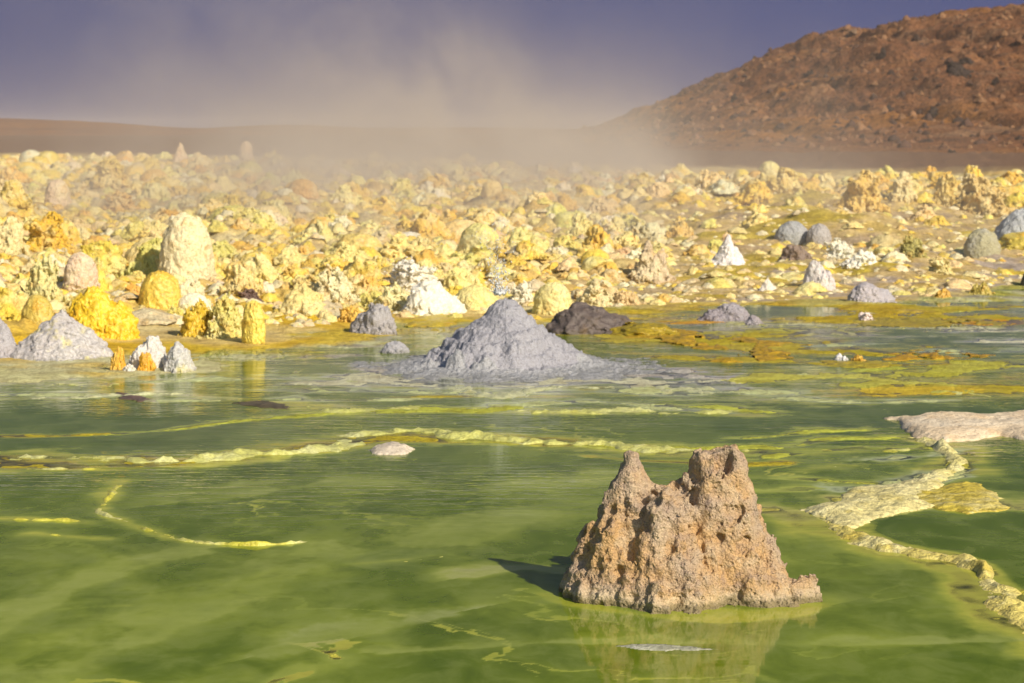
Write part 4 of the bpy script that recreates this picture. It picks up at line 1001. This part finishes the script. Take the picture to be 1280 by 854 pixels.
# ------------------------------------------------------------------ steam and haze
def box(name, lo, hi, mat):
    v = [(x, y, z) for x in (lo[0], hi[0]) for y in (lo[1], hi[1]) for z in (lo[2], hi[2])]
    f = [(0,1,3,2),(4,6,7,5),(0,4,5,1),(2,3,7,6),(0,2,6,4),(1,5,7,3)]
    me = bpy.data.meshes.new(name); me.from_pydata(v, [], f); me.update(); me.materials.append(mat)
    return obj(name, me)
def steam():
    m, nt, N, L = nmat('drifting_steam'); b = NB(nt)
    P = b.n('ShaderNodeNewGeometry').outputs['Position']
    sep = b.n('ShaderNodeSeparateXYZ'); L.new(P, sep.inputs[0]); x, y, z = sep.outputs
    s = b.math('DIVIDE', x, y)                       # bearing of the vents seen from the pool
    nz = b.noise(b.scalevec(P, (1., .45, 1.0)), .22, 5, .6, 1.0); n2 = b.noise(b.scalevec(P, (1., .4, 1.)), .55, 3, .6, .5)
    # low bank hugging the ground
    lowf = b.math('POWER', 2.718, b.math('MULTIPLY', z, -.95))
    xc = b.ramp(b.math('ABSOLUTE', b.math('SUBTRACT', x, -1.6)), 10.5, 1.5)
    low = b.math('MULTIPLY', b.math('MULTIPLY', lowf, xc), .125)
    # rising plume leaning to the left
    cen = b.math('ADD', -.6, b.math('MULTIPLY', z, -.85))
    d = b.math('ABSOLUTE', b.math('SUBTRACT', x, cen))
    pl_ = b.math('MULTIPLY', b.ramp(d, 5.2, .2), b.ramp(z, 6.8, .6))
    plume = b.math('MULTIPLY', pl_, .078)
    den = b.math('ADD', b.math('MULTIPLY', low, b.math('MULTIPLY', b.ramp(nz, .38, .60, .08, 1.35), b.ramp(n2, .32, .62, .45, 1.3))), b.math('MULTIPLY', plume, b.math('MULTIPLY', b.ramp(nz, .47, .64), b.ramp(n2, .30, .66, .15, 1.25))))
    veil = b.math('MULTIPLY', b.math('MULTIPLY', b.math('POWER', 2.718, b.math('MULTIPLY', z, -.8)), b.ramp(b.math('ABSOLUTE', b.math('ADD', x, .5)), 4.6, .4)), b.math('MULTIPLY', b.ramp(y, 15.5, 21.), b.ramp(y, 48., 30.)))
    den = b.math('ADD', den, b.math('MULTIPLY', b.math('MULTIPLY', veil, .055), b.ramp(n2, .35, .65, .1, 1.3)))
    den = b.math('MULTIPLY', den, b.math('MULTIPLY', b.ramp(y, 14.5, 34.), b.ramp(y, 96., 78.)))
    v = b.n('ShaderNodeVolumePrincipled'); v.inputs['Color'].default_value = (.72, .67, .63, 1); v.inputs['Anisotropy'].default_value = .0
    L.new(den, v.inputs['Density'])
    L.new(v.outputs[0], b.n('ShaderNodeOutputMaterial').inputs['Volume'])
    o = box('steam', (-22, 14.5, -.4), (20, 98, 8.), m)
    tag(o, 'drifting bank of pale steam rising behind the mounds and leaning left', 'steam', None, 'stuff')
    try: m.cycles.volume_step_rate = .55
    except Exception: pass
steam()
def haze():
    m, nt, N, L = nmat('thin_dusty_haze'); b = NB(nt)
    v = b.n('ShaderNodeVolumePrincipled'); v.inputs['Color'].default_value = (.90, .84, .80, 1); v.inputs['Density'].default_value = .00019
    L.new(v.outputs[0], b.n('ShaderNodeOutputMaterial').inputs['Volume'])
    tag(box('haze', (-14500, -70, -1.6), (14500, 4600, 27.), m), 'thin dusty haze lying over the whole flat', 'haze', None, 'stuff')
haze()

# ------------------------------------------------------------------ sky, sun, camera
EL = math.radians(33); AZ = math.radians(140)      # azimuth clockwise from +Y: behind the camera, to the right
sd = Vector((math.sin(AZ) * math.cos(EL), math.cos(AZ) * math.cos(EL), math.sin(EL)))
w = bpy.data.worlds.new('World'); sc.world = w; w.use_nodes = True; nt = w.node_tree; nt.nodes.clear(); b = NB(nt)
sky = b.n('ShaderNodeTexSky', sky_type='NISHITA'); sky.sun_disc = False; sky.sun_elevation = EL; sky.sun_rotation = AZ; sky.altitude = 0; sky.dust_density = 1.5; sky.ozone_density = 3
tc = b.n('ShaderNodeTexCoord').outputs['Generated']; sep = b.n('ShaderNodeSeparateXYZ'); nt.links.new(tc, sep.inputs[0])
cn = b.noise(b.scalevec(tc, (6., 6., 14.)), 1.0, 5, .55, .3)
cloud = b.mix(b.ramp(cn, .30, .70), (.64, .90, 2.35), (.84, 1.0, 2.25))
cloud = b.mix(1.0, cloud, b.mix(b.ramp(sep.outputs[2], .06, .20), (1, 1, 1.04), (.42, .44, .46)), 'MULTIPLY')
mask = b.math('MULTIPLY', b.ramp(sep.outputs[1], -.25, .35), b.ramp(sep.outputs[2], .75, .30))
col = b.mix(mask, sky.outputs[0], cloud)
bg = b.n('ShaderNodeBackground'); nt.links.new(col, bg.inputs[0]); bg.inputs[1].default_value = .085
nt.links.new(bg.outputs[0], b.n('ShaderNodeOutputWorld').inputs[0])

ld = bpy.data.lights.new('Sun', 'SUN'); ld.energy = 5.0; ld.angle = math.radians(.55); ld.color = (1.0, .88, .72)
lo = bpy.data.objects.new('Sun', ld); COL.objects.link(lo); lo.rotation_euler = (-sd).to_track_quat('-Z', 'Y').to_euler(); lo.location = (20, -20, 25)

cd = bpy.data.cameras.new('Camera'); cam = bpy.data.objects.new('Camera', cd); COL.objects.link(cam); sc.camera = cam
cam.location = (0, 0, CH); cam.rotation_euler = (math.pi / 2 - PITCH, 0, 0)
cd.sensor_width = 36; cd.lens = FPX / 1280 * 36; cd.clip_start = .05; cd.clip_end = 20000
cd.dof.use_dof = True; cd.dof.focus_distance = 7.0; cd.dof.aperture_fstop = 9.5

vs = sc.view_settings; vs.view_transform = 'Standard'; vs.look = 'None'; vs.gamma = 1; vs.exposure = .08; vs.use_curve_mapping = False
cy = sc.cycles; cy.use_denoising = True; cy.use_adaptive_sampling = True; cy.adaptive_threshold = .02; cy.max_bounces = 6; cy.diffuse_bounces = 4; cy.glossy_bounces = 3; cy.volume_bounces = 1; cy.transparent_max_bounces = 12; cy.caustics_reflective = False; cy.caustics_refractive = False
cy.sample_clamp_indirect = 6
